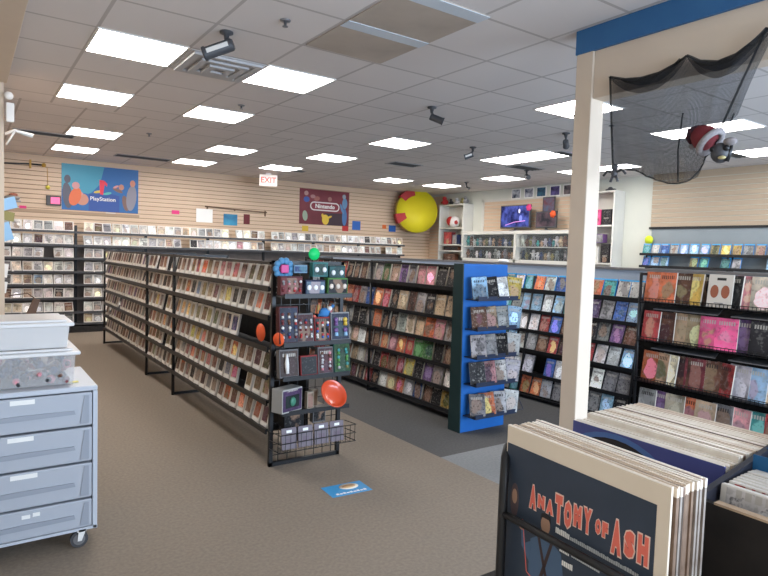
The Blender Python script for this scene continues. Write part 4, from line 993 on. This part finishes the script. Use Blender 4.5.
m = MB(); m.ball((0, 0, 0), .09, mat('model_grey', (.3, .28, .27), .6), (1.3, .9, .45)); m.ball((.02, 0, .05), .05, mat('model_red', (.4, .15, .1), .6), (1.3, .9, .6)); m.box(-.12, .12, -.03, .03, -.06, -.04, GREYM); m.build('body', t)
m = MB(); m.tube([(0, .0, -.05), (0, .12, -.06)], .006, GREYM, 6); m.build('bracket', t)
t = thing('small_screen', 'small dark screen with a glowing pink picture left of the banner', 'screen', (1.235, YW-.05, 2.20))
m = MB(); m.box(-.12, .10, 0, .049, -.075, .085, DARKG, bev=.004); m.build('casing', t); m = MB(); m.box(-.055, .08, -.002, .001, -.05, .06, mat('pink_screen', (.8, .08, .2), .3, emit=.5)); m.build('display', t)
# shelf above back shelving left side
m = MB(); m.box(.32, 2.6, YW-.012, YW, 1.995, 2.045, mat('tan_rail', (.42, .30, .20), .6)); tag(m.build('wall_rail'), 'tan horizontal rail on the slatwall under the blue banner', 'rail')
# exit sign
t = thing('exit_sign', 'lit white EXIT sign hanging from the ceiling', 'sign', (4.72, 10.72, H)); t.rotation_euler = (0, 0, -.35)
m = MB(); m.box(-.165, .165, -.03, .03, -.245, -.035, mat('sign_face', (.7, .64, .58), .4, emit=.25, ecol=(1, .86, .78)), bev=.004); m.build('housing', t)
m = MB(); m.box(-.05, .05, -.03, .03, -.035, 0, WHITEP); m.build('canopy', t)
text('EXIT', .15, mat('exit_red', (.8, .12, .1), .4, emit=.35), t, (0, -.032, -.14), name='lettering', bold=.003, sx=.95)
# hook and cards on the left wall end
t = thing('wall_hook', 'white forked display hook on the left edge', 'hook', (.305, 6.2, 2.42))
m = MB(); m.tube([(-.02, 0, 0), (.05, -.0, .04), (.19, .0, .01)], [.014, .014, .02], WHITEP, 8); m.tube([(-.01, 0, -.09), (.05, 0, .03)], .009, WHITEP, 8); m.build('arm', t)
t = thing('track_spotlight', 'white spotlight at the top left edge', 'light', (.285, 6.05, 2.62)); m = MB(); m.box(-.0, .06, -.03, .03, -.12, .04, WHITEP, bev=.008); m.build('housing', t); m = MB(); m.ball((.02, 0, .1), .035, WHITEP); m.build('knuckle', t)
LB = C['lightblue']
for k, (x, z, w, h, c, lab) in enumerate(((.40, 1.83, .14, .10, LB, 'upper light blue folded card at the left edge'), (.375, 1.58, .11, .16, LB, 'lower light blue folded card at the left edge'), (.35, 1.24, .10, .12, C['white'], 'white card at the left edge'), (.35, 1.09, .08, .1, C['white'], 'lower white card at the left edge'), (.34, .62, .09, .14, C['silver'], 'grey card low on the left edge'), (.40, 1.72, .10, .08, C['olive'], 'olive pouch between the blue cards'))):
    t = thing('hanging_card', lab, 'card', (x-.085, 6.3, z), 0, 'cards hung on the left wall end'); t.rotation_euler = (0, -.3 if k < 2 else .15, .5)
    m = MB(); m.prism([(-w/2, 0, -h/2), (w/2, 0, -h/2), (w/2, 0, h/2), (-w/2, 0, h/2)], (0, .012, 0), PAPER); m.build('card', t, c)
    m = MB(); m.tube([(-w*.2, .01, h/2-.01), (-.04, .06, h/2+.01)], .003, GREYM, 6); m.build('peg', t)
t = thing('hanging_bag', 'brown hanging bag at the left edge behind the storage boxes', 'bag', (.42, 6.45, .80))
m = MB(); BG = mat('brown_bag', (.14, .09, .065), .8); m.prism([(-.04, 0, -.35), (.09, 0, -.38), (.12, 0, .05), (.15, 0, .16), (.10, 0, .17), (.02, 0, -.02)], (0, .06, 0), BG); m.build('body', t)
m = MB(); m.tube([(.12, .03, .16), (.05, .03, .22), (-.1, .03, .2)], .006, BG, 6); m.build('strap', t)

# ------------------------------------------------------------------ right wall furniture
XF = 9.12
def bookcase(label, y0, y1, z0, z1, levels, mt=BOARDW):
    t = thing('white_bookcase', label, 'bookcase', (XF, (y0+y1)/2, 0)); a = (y1-y0)/2; D = XR-XF-.004
    for s in (-1, 1):
        m = MB(); lo, hi = sorted((s*a, s*(a-.03))); m.box(0, D, lo, hi, z0, z1, mt, bev=.001); m.build('side_panel', t)
    m = MB(); m.box(D-.012, D, -a+.03, a-.03, z0+.02, z1, mt); m.build('back_panel', t)
    for z in [z0+.02]+levels+[z1-.03]:
        m = MB(); m.box(.002, D-.012, -a+.03, a-.03, z, z+.028, mt); m.build('shelf', t)
bookcase('white bookcase in the far corner right of the yellow disc', 10.08, 10.92, 0, 2.66, [2.10, 1.72, 1.58, 1.3, .8, .4])
bookcase('white bookcase right of the cream column', 6.27, 7.05, 0, 2.70, [2.08, 1.42, .95, .5])
XM = XF+.03
toyc = lambda **k: None
def rbox(name, label, y, z, w, h, col, face=None, cat='box', d=.12):
    t = thing(name, label, cat, (XM, y, z), -PI/2)
    m = MB(); m.box(-w/2, w/2, 0, d, 0, h, TINT, bev=.003); m.build('box', t, col)
    m = MB(); m.box(-w/2+.01, w/2-.01, -.0015, 0, .01, h-.01, ARTS); m.build('printed_front', t, face or col)
t = thing('game_helmet', 'red and white rounded toy on upper shelf of the corner bookcase', 'toy', (XM+.06, 10.48, 2.128))
m = MB(); m.ball((0, 0, .13), .13, mat('helmet_white', (.75, .7, .68), .4), (.8, 1.3, 1)); m.build('shell', t)
m = MB(); m.ball((-.03, .09, .15), .11, RDT, (.8, 1, 1)); m.ball((-.03, -.1, .12), .06, RDT, (.9, 1, 1)); m.build('red_panel', t)
rbox('boxed_toy', 'dark red boxed toy on middle shelf of the corner bookcase', 10.62, 1.748, .28, .28, C['maroon'], C['red'])
rbox('boxed_toy', 'blue-grey boxed toy beside the dark red one in corner bookcase', 10.38, 1.748, .16, .22, C['navy'], C['grey'])
rbox('boxed_toy', 'dark box low in the corner bookcase', 10.5, 1.61, .5, .09, C['brown'], C['black'])
rbox('boxed_toy', 'brown box on the lowest visible shelf of the corner bookcase', 10.55, 1.33, .4, .2, C['brown'])
for k, (y, r, c) in enumerate(((10.85, .12, C['red']), (10.62, .08, C['black']), (10.42, .09, C['silver']), (10.22, .085, C['olive']), (10.02, .1, C['grey']))):
    t = thing('plush_toy', ['red', 'black', 'pale grey', 'olive', 'grey'][k]+' stuffed toy on top of the corner bookcase', 'toy', (XM+.08, max(y, 10.14), 2.661), 0, 'toys on top of the corner bookcase')
    m = MB(); mt = mat('plush', c, .9); m.ball((0, 0, r*.55), r*.62, mt, (1, 1.1, .9)); m.ball((-.02, 0, r*1.25), r*.42, mt, (1, 1, 1)); m.tube([(0, -r*.5, r*.7), (-.03, -r*.9, r*.4)], r*.16, mt, 8); m.tube([(0, r*.5, r*.7), (-.03, r*.9, r*.4)], r*.16, mt, 8); m.build('body', t)
# second bookcase contents
rbox('console_box', 'pink and black game box on the upper shelf right of the column', 6.67, 2.11, .22, .27, C['hotpink'], C['hotpink'])
rbox('console_box', 'black boxed set on the upper shelf right of the column', 6.44, 2.11, .2, .27, C['black'], C['black'])
rbox('boxed_toy', 'long purple-grey box in the bookcase right of the column', 6.66, 1.80, .36, .15, C['purple'], C['grey'])
t = thing('white_box', 'plain white box in the bookcase right of the column', 'box', (XM, 6.74, 1.45)); m = MB(); m.box(0, .14, -.17, .17, 0, .28, BOARDW, bev=.003); m.build('box', t); m = MB(); m.box(-.002, 0, .0, .14, .02, .12, ARTS); m.build('sticker', t, C['olive'])
rbox('boxed_toy', 'black box beside the plain white box', 6.43, 1.45, .17, .33, C['black'], C['black'])
for k, y in enumerate((6.78, 6.45)):
    t = thing('model_car', ['left', 'right'][k]+' dark low model on top of the bookcase right of the column', 'toy', (XM+.1, y, 2.701), 0, 'models on the column bookcase')
    m = MB(); m.ball((0, 0, .025), .05, DARKG, (1, 2.2, .45)); m.ball((0, .01, .05), .03, DARKG, (1, 1.5, .8)); m.build('body', t)
# media counter / display cabinet under the televisions
t = thing('display_cabinet', 'white-framed glass cabinet of small figures under the televisions', 'cabinet', (XF-.05, 8.5, 0)); y0, y1 = -1.44, 1.56; D = XR-XF+.04
m = MB(); m.box(0, D, y0, y1, 1.96, 2.03, BOARDW, bev=.003); m.build('top_panel', t)
m = MB(); m.box(0, D, y0, y1, 1.38, 1.45, BOARDW); m.build('middle_rail', t)
for y in (y0, -.06, y1-.06):
    m = MB(); m.box(0, D, y, y+.06, 0, 1.96, BOARDW); m.build('upright', t)
m = MB(); m.box(D-.02, D, y0, y1, 0, 1.96, noisy('cabinet_back', (.045, .04, .035), (.09, .08, .07), 8, .7)); m.build('back_panel', t)
m = MB(); m.box(.02, D-.02, y0+.06, y1-.06, 1.70, 1.712, BOARDW); m.build('shelf', t); m = MB(); m.box(0, .02, y0, y1, 0, 1.38, BOARDW); m.build('door_panel', t)
gl = mat('cabinet_glass', (.5, .55, .55), .05, alpha=.06)
for a_, b_ in ((y0+.06, -.06), (.0, y1-.06)):
    m = MB(); m.box(.004, .008, a_, b_, 1.45, 1.96, gl); m.build('glass_pane', t)
fc = ['silver', 'olive', 'grey', 'tan', 'white', 'brown', 'teal', 'black', 'navy']
figp = []
for k in range(3):
    m = MB(); m.ball((0, 0, .125), .024, TINT, (1, 1, 1.1), 10); m.tube([(0, 0, .04), (0, 0, .105)], [.024, .03], TINT, 8)
    for s in (-1, 1):
        m.tube([(0, s*.014, .045), (0, s*(.02+.006*k), .005)], .011, TINT, 6); m.tube([(0, s*.028, .095), (-.01, s*(.045+.008*k), .06+.02*k)], .008, TINT, 6)
    m.lathe([(.035, 0), (.035, .006), (0, .006)], BLACK, 12); figp.append(m.build('toy_figure'))
fi = 0; first_f = [True]*3
for ri, z in enumerate((1.712, 1.451)):
    for i in range(30):
        y = 8.5+y1-.12-i*.094
        if abs(y-8.47) < .06: continue
        k = i % 3
        if first_f[k]: o = figp[k]; first_f[k] = False
        else: o = figp[k].copy(); COL.objects.link(o)
        c = random.choice(fc); s = random.uniform(.9, 1.45); o.scale = (s, s, s*random.uniform(.9, 1.1)); o.color = (*jit(C[c]), 1); o.location = (XF+.05+random.uniform(0, .04), y, z)
        tag(o, f"{cname(c)} small figure on the {['upper','lower'][ri]} cabinet shelf, {ordn(i)} from the corner bookcase", 'figure', 'figures in the glass cabinet')
# televisions
SCR = noisy('screen_picture', (.02, .03, .12), (.10, .12, .35), 6, .15)
def tv(label, yc, zc, w, h, scr, rz=0):
    t = thing('television', label, 'television', (XF+.06, yc, 2.031), rz)
    zc -= 2.031
    m = MB(); m.box(0, .045, -w/2, w/2, zc-h/2, zc+h/2, DARKG, bev=.006); m.build('casing', t)
    m = MB(); m.box(-.002, .001, -w/2+.025, w/2-.025, zc-h/2+.03, zc+h/2-.022, scr); s = m.build('screen', t)
    m = MB(); m.lathe([(.12, 0), (.12, .01), (.03, .018), (.02, zc-h/2+.01)], DARKG, 20, (.03, 0, 0)); m.build('stand', t)
    return t
def screen(name, c1, c2, e): 
    m = noisy(name, c1, c2, 7, .2, detail=2); N, L, b = nodes(m)
    for l in list(L):
        if l.to_socket == b.inputs['Base Color']: L.new(l.from_socket, b.inputs['Emission Color'])
    b.inputs['Emission Strength'].default_value = e; return m
t = tv('larger television with a blue-purple picture on the white cabinet', 8.60, 2.32, .80, .47, screen('tv_blue', (.008, .01, .05), (.05, .07, .28), .45))
m = MB(); m.ball((0, -.12, .40), .05, mat('screen_figure', (.5, .5, .7), .3, emit=.4), (.05, 1, 1.6)); m.ball((0, -.16, .25), .06, mat('screen_figure2', (.12, .15, .45), .3, emit=.5), (.05, 1, 1.4)); m.tube([(0, .25, .12), (0, .0, .18), (0, -.28, .2)], .008, mat('screen_glow', (.5, .2, .5), .3, emit=.5), 6); m.build('screen_picture', t)
tv('smaller television with a dim picture beside the larger one', 7.80, 2.24, .50, .32, screen('tv_dim', (.015, .015, .02), (.08, .05, .06), .4))
def pic(label, y, z, w, h, c1, c2, nm='framed_picture', x=XR-.02, grp=None, fr=WHITEP):
    t = thing(nm, label, 'picture', (x, y, z), -PI/2, grp)
    m = MB(); m.box(-w/2, w/2, 0, .014, -h/2, h/2, fr, bev=.002); m.build('frame', t)
    m = MB(); m.box(-w/2+.02, w/2-.02, -.0015, .001, -h/2+.02, h/2-.02, noisy('picture_print', c1, c2, 9, .4, detail=2)); m.build('print', t)
pic('small dark framed picture above the smaller television', 7.86, 2.53, .30, .32, (.15, .03, .04), (.10, .13, .2), x=XF+.2, fr=DARKG)
for k, (y, c1, c2) in enumerate(((8.80, (.55, .57, .62), (.02, .03, .06)), (8.45, (.02, .03, .08), (.5, .5, .55)), (8.13, (.01, .04, .08), (.04, .14, .22)), (7.79, (.03, .02, .06), (.13, .10, .3)), (7.47, (.02, .02, .03), (.2, .15, .15)))):
    pic(f"portrait poster above the televisions, {ORD[k]} from the left", y, 2.81, .25, .21, c1, c2, 'portrait_poster', grp='posters above the televisions')
for (y, z, c, lab) in ((8.22, 2.49, C['hotpink'], 'pink price tag on the corner of the larger television'), (7.62, 2.34, (.9, .12, .03), 'orange price tag on the smaller television')):
    m = MB(); m.lathe([(0, 0), (.075, 0), (.075, .003), (0, .003)], PAPER, 6); o = m.build('price_tag', color=c); o.location = (XF+.045, y, z); o.rotation_euler = (PI/2, .2, -PI/2); tag(o, lab, 'price tag')
m = MB(); m.ball((0, 0, .0), .05, WHITEP, (1, 1.6, .5)); o = m.build('small_speaker'); o.location = (5.54, 4.75+.6, 1.448); tag(o, 'small white rounded object on the partition ledge', 'object')

# ------------------------------------------------------------------ light
w = bpy.data.worlds.new('world'); bpy.context.scene.world = w; w.use_nodes = True
w.node_tree.nodes['Background'].inputs[0].default_value = (.55, .72, 1, 1); w.node_tree.nodes['Background'].inputs[1].default_value = 1.2
ld = bpy.data.lights.new('window_daylight', 'AREA'); ld.shape = 'RECTANGLE'; ld.size = 8.2; ld.size_y = 1.8; ld.energy = 290; ld.color = (.66, .81, 1)
lo = bpy.data.objects.new('window_daylight', ld); COL.objects.link(lo); lo.location = (4.4, YF-.12, 1.55); lo.rotation_euler = (PI/2, 0, 0)
lo.rotation_euler = (-PI/2, 0, PI) if False else (PI/2, 0, 0)
s = bpy.context.scene; s.view_settings.view_transform = 'Standard'; s.view_settings.look = 'None'; s.view_settings.exposure = 1.17; s.view_settings.gamma = 1
s.view_settings.use_curve_mapping = False
